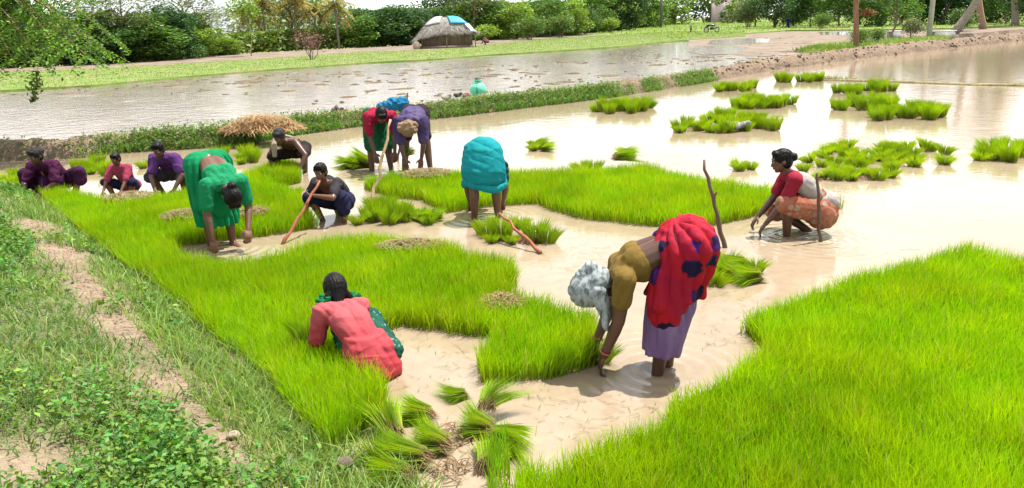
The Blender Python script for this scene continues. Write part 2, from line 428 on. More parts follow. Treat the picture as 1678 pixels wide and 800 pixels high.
dry = np.clip((Pf[:, 2:] - .1) / .15, 0, 1) * .25; mc = mc * (1 - dry) + dry * arr((.25, .18, .125))
tag(obj('bund', mesh_np('bund', Pf, q, mc, True), M_MUD), kind='structure')
def bund_top(s_xy):
    d = np.linalg.norm(cen[None] - np.asarray(s_xy)[:, None, :2], axis=2); return d.argmin(1)

# thin low ridge joining the bund on the right
rl = resample(arr([G(1345, 131)[:2], G(1480, 135)[:2], G(1590, 139)[:2], G(1700, 141)[:2], G(1900, 146)[:2]]), .15)
S = Soup(); k = len(rl); hz = .02 + .05 * fbm(np.c_[rl * 1.3, rl[:, 0] * 0], 3, 31)
tgr = np.gradient(rl, axis=0); tgr /= np.linalg.norm(tgr, axis=1)[:, None]; nrr = np.c_[-tgr[:, 1], tgr[:, 0], np.zeros(k)]
wr = .10 + .16 * fbm(np.c_[rl * 2, rl[:, 0] * 0], 3, 8)
S.rings(np.c_[rl, np.full(k, .0)], nrr * wr[:, None], np.c_[np.zeros((k, 2)), hz], 10, True, (.20, .17, .09))
tag(obj('low_ridge', S.mesh('low_ridge'), M_MUD), kind='structure')

# ---- near left bank
BANK_PX = [(-300, 322), (0, 326), (55, 326), (100, 356), (165, 412), (250, 475), (330, 545), (400, 605), (450, 650), (500, 705), (545, 750), (610, 805), (690, 880), (900, 1100)]
BK = arr([G(*p)[:2] for p in BANK_PX])
o_ = np.argsort(BK[:, 1])
def bank_d(x, y):
    xb = np.interp(y, BK[o_, 1], BK[o_, 0]); return np.minimum((xb - x) * .76, 10.25 - y + .25 * np.sin(x * 2))
def bank_z(x, y, fine=True):
    d = bank_d(x, y)
    z = np.where(d < 0, d * .4, .34 * (1 - np.exp(-np.maximum(d, 0) / .42)))
    p = np.c_[x, y]
    n = (fbm(p * 1.1, 4, 40) - .5) * .16 + (fbm(p * 5, 3, 44) - .5) * .045
    return z + n * np.clip(d / .3 + .2, 0, 1) - .02
PATH = resample(arr([G(px, py, .28)[:2] for px, py in [(60, 350), (95, 395), (160, 465), (215, 530), (275, 595), (362, 655), (440, 715), (520, 775), (610, 850)]]), .1)
PATHW = .13
def path_mask(x, y):
    P_ = np.c_[x, y]; d = polydist(P_, PATH)
    n = fbm(P_ * 2.1, 4, 50)
    m = np.clip(1.5 - d / (PATHW + .14 * n), 0, 1) * np.clip((n - .26) * 7, .55, 1)
    c = np.clip(1.2 - np.linalg.norm(P_ - arr(G(20, 770, .3)[:2]), axis=1) / .42, 0, 1) * np.clip((n - .35) * 6, 0, 1)
    return np.clip(np.maximum(m, c), 0, 1)
gx, gy = np.meshgrid(np.arange(-14, 1.6, .06), np.arange(-1.5, 11.2, .06))
X, Y = gx.ravel(), gy.ravel()
Z = bank_z(X, Y); D = bank_d(X, Y)
pm = path_mask(X, Y)[:, None]
n1 = (.5 * fbm(np.c_[X, Y] * 3, 4, 61) + .5 * np.clip(fbm(np.c_[X, Y] * 14, 3, 66) * 1.6 - .3, 0, 1))[:, None]
dirt = (1 - n1) * arr((.17, .122, .078)) + n1 * arr((.31, .235, .165))
green = (1 - n1) * arr((.07, .095, .03)) + n1 * arr((.16, .17, .075))
bc = dirt * pm + green * (1 - pm)
wet = np.clip(1 - D / .12, 0, 1)[:, None]; bc = bc * (1 - wet) + wet * arr((.28, .21, .14))
ny, nx = gx.shape; idx = np.arange(ny * nx).reshape(ny, nx)
q = np.stack([idx[:-1, :-1], idx[:-1, 1:], idx[1:, 1:], idx[1:, :-1]], -1).reshape(-1, 4)
keep = (D[q] > -.4).any(1); q = q[keep]
used = np.unique(q); rm = np.full(ny * nx, -1); rm[used] = np.arange(len(used))
M_BANK = m_attr('bank_soil', .95, 34, 1.0, dist=.05)
tag(obj('bank', mesh_np('bank', np.c_[X, Y, Z][used], rm[q], bc[used], True), M_BANK), kind='structure')

# sprawling grass and herbs on the bank
def bank_points(n, r):
    # denser close to the lens
    t = r.random(n) ** 1.5; y = 1.7 + t * 8.6
    x = np.interp(y, BK[o_, 1], BK[o_, 0]) + .06 - r.random(n) ** 1.1 * (1.6 + y * .55)
    return x, y
def bank_grass(name, n, label, seed, hmin, hmax, w, col, tipc, lean):
    r = np.random.default_rng(seed); x, y = bank_points(n, r)
    d = bank_d(x, y); pmk = path_mask(x, y); nn = fbm(np.c_[x, y] * 1.7, 3, 70 + seed)
    k = (d > -.03) & (r.random(n) > pmk * 1.02) & (r.random(n) < .18 + 1.5 * np.clip(nn - .25, 0, 1)) & (x > -.80 * y - 1.2)
    x, y, d = x[k], y[k], d[k]; n = len(x); b = np.c_[x, y, bank_z(x, y) - .005]
    h = hmin + (hmax - hmin) * r.random(n) ** 1.6; wd = w * (.6 + .8 * r.random(n)) * (1 + .10 * y)
    cl_ = fbm(np.c_[x, y] * 2.5, 3, 90 + seed)[:, None]
    cb = jit(col, n, r, .25, .2) * (.65 + .7 * cl_); ct = jit(tipc, n, r, .25, .25) * (.65 + .7 * cl_)
    s = Soup(); v, qq, tt, c_ = blades(b, h, wd, lean * (.3 + r.random(n)), cb, ct, seed); s.add(v, qq, tt, c_)
    o = obj(name, s.mesh(name, False), M_WEED); tag(o, label, 'grass', None, 'stuff')
bank_grass('grass', 125000, 'short sprawling grass covering the left bank', 1, .035, .115, .0052, (.085, .135, .03), (.16, .275, .055), 1.0)
bank_grass('dry_grass', 20000, 'thin dry straw coloured grass among the bank weeds', 2, .03, .10, .0035, (.20, .16, .08), (.32, .28, .15), 1.5)
def bank_herbs(n, seed):
    r = np.random.default_rng(seed); x, y = bank_points(n, r)
    pmk = path_mask(x, y); nn = fbm(np.c_[x, y] * .9 + 4, 4, 77); d = bank_d(x, y)
    k = (d > .12) & (r.random(n) > pmk * 1.2) & (r.random(n) < np.clip((nn - .37) * 6, 0, 1)) & (x > -.80 * y - 1.2)
    x, y = x[k], y[k]; n = len(x); z = bank_z(x, y)
    m = 9
    ang = r.random((n, m)) * 2 * np.pi; rad = .012 + .05 * r.random((n, m)); hh = .02 + .13 * r.random((n, m)) * (1.2 - rad * 10)
    c = np.stack([x[:, None] + np.cos(ang) * rad, y[:, None] + np.sin(ang) * rad, z[:, None] + hh], -1).reshape(-1, 3)
    nm = len(c); sz = (.016 + .022 * r.random(nm)) * np.repeat(1 + .07 * y, m)
    col = np.repeat(jit((.10, .205, .028), n, r, .38, .28), m, 0) * (.75 + .5 * r.random((nm, 1)))
    s = Soup(); v, t, c_ = leafcards(c, sz, .55, r, col, .6); s.add(v, None, t, c_)
    o = obj('herbs', s.mesh('herbs', False), M_WEED); tag(o, 'leafy green herbs growing in clumps on the left bank', 'weeds', None, 'stuff')
bank_herbs(17000, 5)
def edge_grass():
    r = np.random.default_rng(14); n = 18000; y = 2.2 + 7.8 * r.random(n) ** 1.4
    x = np.interp(y, BK[o_, 1], BK[o_, 0]) + .22 - .75 * r.random(n) ** 1.3
    nn = fbm(np.c_[x, y] * 2.2, 3, 33); k = r.random(n) < np.clip((nn - .28) * 3, 0, 1); x, y = x[k], y[k]; n = len(x)
    z = np.maximum(bank_z(x, y), 0) - .004; h = .05 + .13 * r.random(n) ** 1.5
    g_ = r.random((n, 1)); c = jit((.15, .29, .035), n, r, .25, .2) * g_ + jit((.24, .30, .08), n, r, .25, .15) * (1 - g_)
    s = Soup(); v, q_, t_, c_ = blades(np.c_[x, y, z], h, (.004 + .002 * r.random(n)) * (1 + .05 * y), .25 + .9 * r.random(n), c * .75, c, 77); s.add(v, q_, t_, c_)
    tag(obj('edge_grass', s.mesh('edge_grass', False), M_WEED), 'pale taller grass fringing the bank along the seedling bed', 'grass', None, 'stuff')
edge_grass()

# crumbs of dry soil and straw bits on the worn path
def path_crumbs():
    r = np.random.default_rng(8); n = 9000; i = r.integers(0, len(PATH), n); p = PATH[i] + r.normal(size=(n, 2)) * .13
    k = r.random(n) < path_mask(p[:, 0], p[:, 1]) * .8 + .05; p = p[k][:2600]; s = Soup()
    z = bank_z(p[:, 0], p[:, 1]); sz = .004 + .016 * r.random(len(p)) ** 3
    base = arr([(1, 0, 0), (-.5, .87, 0), (-.5, -.87, 0), (0, 0, 1.)]); tri = arr([(0, 1, 3), (1, 2, 3), (2, 0, 3)]).astype(int)
    an = r.random(len(p)) * 6.28; ca, sa = np.cos(an), np.sin(an)
    vb = np.stack([base[None, :, 0] * ca[:, None] - base[None, :, 1] * sa[:, None], base[None, :, 0] * sa[:, None] + base[None, :, 1] * ca[:, None], np.repeat(base[None, :, 2], len(p), 0) * .8 - .1], -1) * sz[:, None, None]
    v = (vb + np.c_[p, z][:, None]).reshape(-1, 3); g = r.random((len(p), 1))
    s.add(v, None, (tri[None] + np.arange(len(p))[:, None, None] * 4).reshape(-1, 3), np.repeat(arr((.13, .085, .055)) * (1 - g) + arr((.29, .21, .15)) * g, 4, 0))
    tag(obj('soil_crumbs', s.mesh('soil_crumbs', False), M_BANK), 'dry soil crumbs strewn over the worn bank path', 'soil crumbs', None, 'stuff')
path_crumbs()
# ---- rice seedling beds
def bed_poly(px): return [arr(G(p[0], p[1], p[2] if len(p) > 2 else 0)[:2]) for p in px]
T = .15
BEDS = {
 'A': [(62, 326), (70, 306, .08), (130, 312, T), (200, 322, T), (262, 314, T), (330, 300, T), (398, 284, T), (425, 272, T), (455, 255, T), (492, 262, T), (496, 300), (440, 312),
       (480, 325), (522, 374), (470, 384), (400, 392), (286, 406), (250, 420), (200, 440), (165, 412), (100, 356)],
 'B': [(175, 420), (200, 425), (250, 412), (282, 408), (300, 412, T), (400, 424, T), (470, 408, T), (540, 388, T), (610, 380, T), (680, 386, T), (745, 394, T), (765, 408, T), (846, 418, T), (846, 470), (812, 476),
       (872, 476, T), (930, 496, T), (972, 508, T), (982, 575), (972, 606), (900, 628), (800, 636), (778, 632), (780, 606), (806, 570), (800, 556), (738, 552), (660, 536), (640, 545), (580, 560),
       (600, 620), (632, 640), (634, 672), (606, 700), (575, 735), (540, 745), (500, 702), (450, 648), (400, 603), (330, 543), (250, 473)],
 'C': [(596, 312), (594, 290, T), (640, 280, T), (700, 276, T), (770, 276, T), (860, 276, T), (940, 274, T), (1010, 270, T), (1060, 266, T), (1120, 280, T), (1200, 292, T), (1270, 304, T), (1385, 322, T),
       (1388, 338), (1330, 352), (1260, 352), (1200, 366), (1150, 376), (1060, 372), (960, 362), (900, 346), (880, 336), (800, 340), (730, 352), (690, 330), (640, 325)],
 'D': [(1800, 420, T), (1676, 414, T), (1640, 412, T), (1585, 398, T), (1520, 412, T), (1450, 432, T), (1390, 448, T), (1330, 470, T), (1260, 494, T), (1214, 512, T), (1212, 540), (1236, 568), (1246, 590),
       (1200, 600, T), (1130, 625, T), (1096, 648, T), (1080, 672, T), (1040, 690, T), (950, 725, T), (905, 748, T), (850, 745, T), (842, 800), (835, 1000), (1400, 1100), (2100, 900)],
}
BED_POLY = {k: bed_poly(v) for k, v in BEDS.items()}
BED_LABEL = {'A': 'bright green rice seedling bed along the bank behind the woman in green', 'B': 'bright green rice seedling bed in front of the woman in green, curving round the girl',
             'C': 'bright green rice seedling bed beyond the channel under the teal skirted worker', 'D': 'large bright green rice seedling bed filling the lower right corner'}
BED_N = {'A': 62000, 'B': 74000, 'C': 62000, 'D': 130000}
KEEP_OUT = []     # (x, y, r): trodden spots inside the beds
def build_bed(key, seed):
    r = np.random.default_rng(seed); poly = BED_POLY[key]; n = BED_N[key]
    p = scatter(poly, int(n * 1.25), r)
    if key == 'D':                                       # thin out with distance
        kp = r.random(len(p)) < np.clip(1.25 - p[:, 1] * .07, .5, 1); p = p[kp]
    dist = polydist(p, poly + poly[:1])
    en = fbm(p * 4, 3, seed)                               # ragged edge
    kp = dist > (en - .35) * .10
    for (kx, ky, kr) in KEEP_OUT: kp &= (np.hypot(p[:, 0] - kx, p[:, 1] - ky) > kr)
    p = p[kp][:n]; n = len(p); dist = dist[kp][:n]
    big = fbm(p * 1.1, 3, seed + 3); med = fbm(p * 3.7, 3, seed + 5)
    h = (.105 + .095 * big + .055 * med) * (.66 + .55 * r.random(n)) + .012 * (dist < .1) * r.random(n)
    base = np.c_[p, np.full(n, -.004)]
    if key in 'AB':
        bz = bank_z(p[:, 0], p[:, 1]); base[:, 2] = np.maximum(base[:, 2], np.where(bank_d(p[:, 0], p[:, 1]) > 0, bz - .01, -.004))
    w = (.0034 + .0020 * r.random(n)) * (1 + .035 * p[:, 1])
    wind = np.stack([.22 * (fbm(p * .9, 2, 5) - .3), .10 * (fbm(p * .9 + 9, 2, 6) - .5)], -1)
    an = r.random(n) * 6.283; lm = .10 + .55 * r.random(n) ** 2.2
    lean = np.stack([np.cos(an) * lm, np.sin(an) * lm], -1) + wind
    yel = np.clip((med - .35) * 1.6, 0, 1)[:, None]
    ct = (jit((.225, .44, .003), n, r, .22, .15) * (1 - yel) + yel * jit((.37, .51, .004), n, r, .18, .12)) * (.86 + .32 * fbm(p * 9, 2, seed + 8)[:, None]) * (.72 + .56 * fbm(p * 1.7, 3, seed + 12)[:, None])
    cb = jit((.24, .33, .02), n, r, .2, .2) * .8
    old = r.random(n) < .04; ct[old] = jit((.45, .40, .12), int(old.sum()), r, .2, .1)
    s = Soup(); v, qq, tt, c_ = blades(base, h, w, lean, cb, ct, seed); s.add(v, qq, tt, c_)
    tag(obj('rice_seedling_bed', s.mesh('rice_seedling_bed', False), M_RICE), BED_LABEL[key], 'rice bed', 'rice seedling beds', 'stuff')
# ================================================================== beyond the bund
M_GRASSF = m_noise('meadow', (.075, .125, .018), (.12, .18, .028), .8, .9, 6, .6, c3=(.21, .165, .10), dist=.08)
M_PLOUGH = m_noise('ploughed_soil', (.11, .085, .062), (.17, .13, .098), .7, .95, 4, 1.0, c3=(.23, .185, .14), dist=.15)
GF_NEAR = [(-140, 163), (0, 150), (150, 142), (300, 127), (450, 115), (600, 104), (700, 99), (800, 91), (900, 85), (1000, 78), (1100, 68), (1220, 60)]
GF_FAR = [(1220, 52), (1100, 52), (1000, 58), (900, 64), (840, 70), (780, 76), (700, 83), (600, 86), (450, 96), (330, 104), (200, 112), (0, 120), (-140, 128)]
gfp = arr([G(*p)[:2] for p in GF_NEAR + GF_FAR])
def rough_sheet(name, poly, z, mat, step, amp, seed, kind='structure'):
    poly = resample(np.r_[poly, poly[:1]], step)[:-1]
    e = (fbm(poly * .5, 4, seed) - .5) * amp * 6
    c = poly.mean(0); n_ = len(poly); tgx = np.roll(poly, -1, 0) - np.roll(poly, 1, 0); nl = np.c_[tgx[:, 1], -tgx[:, 0]]; nl /= np.linalg.norm(nl, axis=1)[:, None] + 1e-9
    p = poly + nl * e[:, None]
    top = np.c_[p, np.full(n_, z)]; bot = np.c_[p + nl * .15, np.full(n_, -.4)]
    v = np.r_[top, bot]; i = np.arange(n_); j = (i + 1) % n_
    me = bpy.data.meshes.new(name)
    me.from_pydata([tuple(x) for x in v], [], [tuple(range(n_))] + [(int(a), int(a + n_), int(b + n_), int(b)) for a, b in zip(i, j)])
    me.update(); o = obj(name, me, mat); o['kind'] = kind; return o
rough_sheet('grass_field', gfp, .06, M_GRASSF, .8, .08, 3)
pl = arr([G(*p)[:2] for p in [(-140, 131), (0, 123), (200, 115), (330, 107), (450, 99), (600, 89), (700, 85), (780, 79), (840, 73), (900, 67), (1000, 61), (1100, 55), (1100, 44), (1000, 50), (900, 58), (800, 66), (700, 74), (600, 79), (450, 86), (330, 93), (200, 104), (0, 114), (-140, 122)]])
rough_sheet('ploughed_field', pl, .045, M_PLOUGH, 1.5, .05, 6)
# right: meadow under the trees, mud strip with puddles
mr = arr([G(*p)[:2] for p in [(960, 58), (1060, 58), (1110, 66), (1180, 58), (1290, 50), (1420, 49), (1560, 47), (1678, 44), (1900, 40), (2300, 30), (2000, 12), (1678, 18), (1400, 24), (1150, 32.5), (1040, 40)]])
rough_sheet('meadow', mr, .05, M_GRASSF, 2.5, .2, 9)
ms_ = arr([G(*p)[:2] for p in [(1130, 82), (1230, 92), (1300, 90), (1420, 76), (1480, 66), (1560, 58), (1678, 47), (1678, 44.5), (1560, 48), (1420, 50), (1290, 51.5), (1190, 58.5), (1130, 66)]])
rough_sheet('mud_strip', ms_, -.004, M_PLOUGH, 1.0, .12, 12)
for k, (poly) in enumerate([[(1165, 66), (1215, 63), (1262, 63), (1258, 70), (1200, 74), (1160, 73)], [(1140, 76), (1190, 75), (1225, 78), (1210, 88), (1150, 90), (1128, 84)], [(1340, 52), (1400, 52.5), (1440, 54), (1400, 58), (1345, 57)]]):
    rough_sheet('puddle', arr([G(*p)[:2] for p in poly]), .004, M_WATER2, .5, .06, 30 + k)
gp = arr([G(*p)[:2] for p in [(1300, 84), (1340, 76), (1400, 72), (1470, 66), (1540, 62), (1560, 66), (1480, 74), (1400, 84), (1330, 90)]])
rough_sheet('grass_patch', gp, .03, M_GRASSF, .8, .1, 15)

def field_tufts(name, poly, n, z, hmin, hmax, w, cols, label, seed, edge=None):
    r = np.random.default_rng(seed); p = scatter(poly, n, r); b = np.c_[p, np.full(n, z)]
    nn = np.clip(fbm(p * .28, 4, seed)[:, None] * 1.8 - .4, 0, 1)
    h = hmin + (hmax - hmin) * r.random(n); wd = w * (.6 + .8 * r.random(n))
    ct = jit(cols[0], n, r, .2, .2) * (1 - nn) + jit(cols[1], n, r, .2, .2) * nn
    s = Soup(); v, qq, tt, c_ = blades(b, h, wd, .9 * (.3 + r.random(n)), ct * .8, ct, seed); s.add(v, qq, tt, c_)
    tag(obj(name, s.mesh(name, False), M_WEED), label, 'grass', None, 'stuff')
field_tufts('field_grass', gfp, 60000, .05, .03, .09, .022, [(.085, .150, .018), (.175, .195, .045)], 'light green grass strip beyond the flooded field', 4)
field_tufts('meadow_grass', mr[:8].tolist() + [list(G(1678, 26)[:2]), list(G(1400, 31)[:2]), list(G(1150, 38)[:2]), list(G(1040, 44)[:2])], 12000, .05, .1, .35, .12, [(.14, .25, .03), (.30, .38, .06)], 'light green meadow grass under the trees at right', 5)
field_tufts('patch_grass', gp, 4000, .03, .08, .35, .04, [(.12, .22, .03), (.24, .30, .06)], 'rough grass just behind the bare mud bund', 6)

# stubble, clods and weed scum in the flooded field
r_ = np.random.default_rng(11)
ffp = arr([(p[0], p[1]) for p in outer[1:k1320]] + [(p.x, p.y) for p in FE[1:][::-1]])
s = Soup(); pts = scatter(ffp, 800, r_)
bn = fbm(pts * .12 + 3, 4, 13); pts = pts[bn > .54]
for (x, y) in pts:
    w_ = .05 + .40 * r_.random() ** 2; hh = .012 + .02 * r_.random(); an = r_.random() * 3
    u = arr((math.cos(an), math.sin(an), 0)) * w_; v_ = arr((-math.sin(an), math.cos(an), 0)) * w_ * .45
    g = r_.random(); c_ = arr((.13, .095, .065)) * (1 - g) + arr((.12, .11, .05)) * g
    ks = arr([-.02, 0, hh * .6, hh]); sc_ = arr([1.1, 1, .7, .25])
    s.rings(np.c_[np.full(4, x), np.full(4, y), ks], u[None] * sc_[:, None], v_[None] * sc_[:, None], 9, True, c_,
            lambda k, th: 1 + .25 * np.sin(th * 3 + r_.random() * 6)[None] * np.ones((k, 1)))
tag(obj('mud_clods', s.mesh('mud_clods'), M_MUD), 'low wet clods breaking the surface of the far flooded field', 'mud', None, 'stuff')

# dry clods on the bare part of the bund
def bund_clods():
    r = np.random.default_rng(17); s = Soup(); i0 = int(np.argmin(abs(cen[:, 0] - G(1150, 128).x)))
    for _ in range(950):
        i = r.integers(i0, len(cen)); t_ = r.random() * .9 - .02; z_ = np.interp(t_, prof_t, prof_z) * hs[i]; p_ = cen[i] + nr[i] * t_ * ws[i]; sz = .02 + .055 * r.random() ** 2
        ax = r.normal(size=(3, 3)); ax, _r = np.linalg.qr(ax); ax = ax * (sz * (.6 + .6 * r.random(3)))[:, None]
        g_ = r.random(); k = arr((-70, -30, 10, 50, 80)) * np.pi / 180
        s.rings(arr((p_[0], p_[1], max(z_, .0) + sz * .2)) + np.sin(k)[:, None] * ax[2], np.cos(k)[:, None] * ax[0], np.cos(k)[:, None] * ax[1], 7, True, arr((.13, .095, .066)) * (1 - g_) + arr((.21, .158, .112)) * g_)
    tag(obj('bund_clods', s.mesh('bund_clods', False), M_MUD), 'dry brown clods heaped along the bare part of the bund', 'clods', None, 'stuff')
bund_clods()
# weeds on the near face of the bund
def bund_weeds():
    r = np.random.default_rng(19); s = Soup()
    i0, i1 = 0, int(np.argmin(abs(cen[:, 0] - G(1160, 128).x)))
    n = 34000; i = r.integers(i0, i1, n); t = r.random(n) ** .9 * .46 - .08
    p = cen[i] + nr[i] * t[:, None] + r.normal(size=(n, 2)) * .04
    dens = fbm(p * .8, 4, 22); px_d = np.interp(i, [0, 8, 22, 30, i1], [.15, .1, .25, 1, .9])
    k = r.random(n) < np.clip((dens - .26) * 3.2, 0, 1) * px_d * np.where(t > .24, .12, 1); p, t, i, dens = p[k], t[k], i[k], dens[k]; n = len(p)
    zb = np.interp(t, prof_t, prof_z) * hs[i]
    hgt = (.06 + .24 * (dens - .2)) * r.random(n)
    c = np.c_[p, np.maximum(zb, 0) + .01 + hgt]
    br = fbm(p * 2.5, 3, 24)[:, None]
    col = jit((.10, .17, .035), n, r, .35, .25) * (1 - br * .5) + jit((.26, .27, .11), n, r, .3, .2) * br * .5
    v, t_, c_ = leafcards(c, .035 + .05 * r.random(n), .42, r, col, .45); s.add(v, None, t_, c_)
    m = 9000; i = r.integers(i0 + 25, i1, m); t = r.random(m) * .36 - .12; p = cen[i] + nr[i] * t[:, None]
    d2 = fbm(p * .8, 4, 22); k = r.random(m) < np.clip((d2 - .3) * 3, 0, 1); p, t, i = p[k], t[k], i[k]; m = len(p)
    b = np.c_[p, np.maximum(np.interp(t, prof_t, prof_z) * hs[i], 0)]
    cg = jit((.12, .26, .03), m, r, .3, .25)
    v, q_, t_, c_ = blades(b, .08 + .20 * r.random(m), .010 + .008 * r.random(m), .8 * r.random(m) + .2, cg * .8, cg, 3); s.add(v, q_, t_, c_)
    tag(obj('bund_weeds', s.mesh('bund_weeds', False), M_WEED), 'green weeds covering the near face of the long bund', 'weeds', None, 'stuff')
bund_weeds()
def ridge_grass():
    r = np.random.default_rng(23); n = 2600; i = r.integers(0, len(rl), n); p = rl[i] + r.normal(size=(n, 2)) * .10
    k = r.random(n) < np.clip((fbm(p * 1.2, 3, 4) - .3) * 3, .05, 1); p = p[k]; n = len(p)
    cg = jit((.24, .24, .10), n, r, .3, .2); s = Soup()
    v, q_, t_, c_ = blades(np.c_[p, np.full(n, .02)], .05 + .13 * r.random(n), np.full(n, .012), .3 + .6 * r.random(n), cg * .8, cg, 8); s.add(v, q_, t_, c_)
    tag(obj('ridge_grass', s.mesh('ridge_grass', False), M_WEED), 'olive grass on the thin ridge crossing the right water', 'grass', None, 'stuff')
ridge_grass()

# hill on the horizon, distance haze painted into its blue-grey rock colour
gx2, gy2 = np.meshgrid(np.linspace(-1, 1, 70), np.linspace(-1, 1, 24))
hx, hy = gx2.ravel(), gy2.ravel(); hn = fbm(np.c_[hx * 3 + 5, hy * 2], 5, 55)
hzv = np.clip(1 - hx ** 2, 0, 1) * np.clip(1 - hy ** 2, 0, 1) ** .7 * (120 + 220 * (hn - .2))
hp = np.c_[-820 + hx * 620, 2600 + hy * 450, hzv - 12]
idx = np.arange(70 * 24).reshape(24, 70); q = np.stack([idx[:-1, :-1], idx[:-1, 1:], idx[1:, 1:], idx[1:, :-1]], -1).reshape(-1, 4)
tag(obj('hill', mesh_np('hill', hp, q, None, True), m_noise('hazed_hill_rock', (.24, .27, .30), (.34, .36, .39), .02, .95, .05, .6, c3=(.20, .25, .22))), kind='structure')

# ------------------------------------------------------------------ trees
def limb(s, a, b, ra, rb, r, sag=.0, n=6, c=None):
    a, b = arr(a), arr(b); t = np.linspace(0, 1, n); p = a + (b - a) * t[:, None]
    L_ = np.linalg.norm(b - a); p[1:-1] += r.normal(size=(n - 2, 3)) * L_ * .035; p[:, 2] += sag * np.sin(t * np.pi) * L_
    s.tube(p, ra + (rb - ra) * t, 7, c); return p
def tree_mesh(h, rad, seed, leaves=5200, leaf=.24, asp=.5, trunk=.16, bare=.28, col=(.055, .12, .022), nb=11, squash=.8, spread=1.0, fork=False):
    r = np.random.default_rng(seed); s = Soup(); top = arr((r.normal() * .05 * h, r.normal() * .05 * h, h * .72))
    tp = limb(s, (0, 0, -.25), top, trunk, trunk * .3, r, 0, 8)
    cs, rs = [], []
    for k in range(nb):
        f = bare + (1 - bare) * ((k + .5) / nb); an = k * 2.4 + r.random() * .8
        a = tp[min(7, int(f * 6.4))]
        ro = rad * spread * (.35 + .5 * r.random()) * (1.15 - .75 * abs(f - .55))
        b = arr((math.cos(an) * ro, math.sin(an) * ro, h * (f * .8 + .14) - r.random() * .05 * h))
        limb(s, a, b, trunk * .38, trunk * .1, r, .06); cs.append(b); rs.append(rad * (.34 + .22 * r.random()))
    cs.append(top + arr((0, 0, h * .10))); rs.append(rad * .42)
    cs, rs = arr(cs), arr(rs); L_ = Soup()
    pick = r.choice(len(cs), leaves, p=rs ** 2 / (rs ** 2).sum())
    d = r.normal(size=(leaves, 3)); d /= np.linalg.norm(d, axis=1)[:, None]; d[:, 2] *= squash
    rr = rs[pick] * (.45 + .62 * r.random(leaves) ** .6)
    c = cs[pick] + d * rr[:, None]
    lump = fbm(c * (2.2 / rad) * 1.6, 3, seed)
    k = lump > .30 + .10 * r.random(leaves); c, pick = c[k], pick[k]; n = len(c)
    hue = r.random(len(cs)); col_n = jit(col, n, r, .22, .16) * (.75 + .5 * hue[pick])[:, None]
    v, t_, c_ = leafcards(c, leaf * (.6 + .8 * r.random(n)), asp, r, col_n, .45); L_.add(v, None, t_, c_)
    return s.mesh('trunk'), L_.mesh('crown', False)
def bush_mesh(h, rad, seed, leaves=2600, leaf=.16, col=(.07, .14, .03)):
    r = np.random.default_rng(seed); s = Soup(); cs = []
    for k in range(7):
        an = k * .9 + r.random(); b = arr((math.cos(an) * rad * .55 * r.random(), math.sin(an) * rad * .55 * r.random(), h * (.45 + .4 * r.random())))
        limb(s, (math.cos(an) * .06, math.sin(an) * .06, -.2), b, .03, .012, r, 0, 5); cs.append(b)
    cs = arr(cs); n = leaves; pick = r.integers(0, 7, n); d = r.normal(size=(n, 3)); d /= np.linalg.norm(d, axis=1)[:, None]
    c = cs[pick] + d * (arr((rad * .55, rad * .55, h * .34)) * (.35 + .7 * r.random((n, 1)))); c[:, 2] = np.abs(c[:, 2]) + .02
    k = fbm(c * 2.2, 3, seed) > .34; c = c[k]; n = len(c); L_ = Soup()
    v, t_, c_ = leafcards(c, leaf * (.6 + .8 * r.random(n)), .5, r, jit(col, n, r, .3, .2), .45); L_.add(v, None, t_, c_)
    return s.mesh('stem'), L_.mesh('foliage', False)
def palm_mesh(h, seed, lean=.1, frond=2.6, col=(.13, .17, .04), trunk_r=.14):
    r = np.random.default_rng(seed); s = Soup(); t = np.linspace(0, 1, 12); la = r.random() * 6.28
    p = np.c_[np.cos(la) * lean * h * t ** 1.6, np.sin(la) * lean * h * t ** 1.6, -.25 + (h + .25) * t]
    s.tube(p, trunk_r * (1.25 - .5 * t + .06 * (np.arange(12) % 2)), 9); top = p[-1]
    fr = []
    for k in range(22):
        an = k * 2.399; el = R(75 - 120 * (k / 21.0)) ; L_ = frond * (.8 + .3 * r.random()); F = Soup()
        m = 12; tt = np.linspace(0, 1, m); hd = arr((math.cos(an), math.sin(an), 0))
        rp = top + hd * (L_ * tt * max(.25, math.cos(el)))[:, None]; rp[:, 2] += L_ * (math.sin(el) * tt - .62 * tt ** 2)
        old = k > 16; cc = arr((.34, .22, .08)) if old else arr(col)
        F.tube(rp, .03 * (1.1 - tt), 5, cc * .9)
        sd = np.cross(hd, (0, 0, 1.0)); n = 44
        for sg in (-1, 1):
            u = r.random(n) * .92 + .06; b = np.c_[[np.interp(u, tt, rp[:, a]) for a in range(3)]].T
            ll = L_ * .26 * np.sin(np.clip(u * 1.05, 0, 1) * np.pi * .85 + .35)
            e = b + (sd * sg * .75 + hd * .45)[None] * ll[:, None]; e[:, 2] -= ll * (.35 + .3 * r.random(n)); mdp = b * .5 + e * .5; mdp[:, 2] += ll * .08
            wv = hd[None] * .035
            v = np.stack([b - wv, b + wv, mdp + wv, mdp - wv, e], 1).reshape(-1, 3); i = np.arange(n) * 5
            F.add(v, np.c_[i, i + 1, i + 2, i + 3], np.c_[i + 3, i + 2, i + 4], np.repeat(jit(cc, n, r, .25, .15), 5, 0))
        fr.append(F.mesh('frond', False))
    return s.mesh('trunk'), fr
def plant(name, label, cat, meshes, names, mats, loc, rotz=0, sc=1.0, group=None):
    t = thing(name, label, cat, loc, rotz, group)
    for me, nm, mt in zip(meshes, names, mats): obj(nm, me, mt, t)
    t.scale = (sc if isinstance(sc, tuple) else (sc, sc, sc)); return t

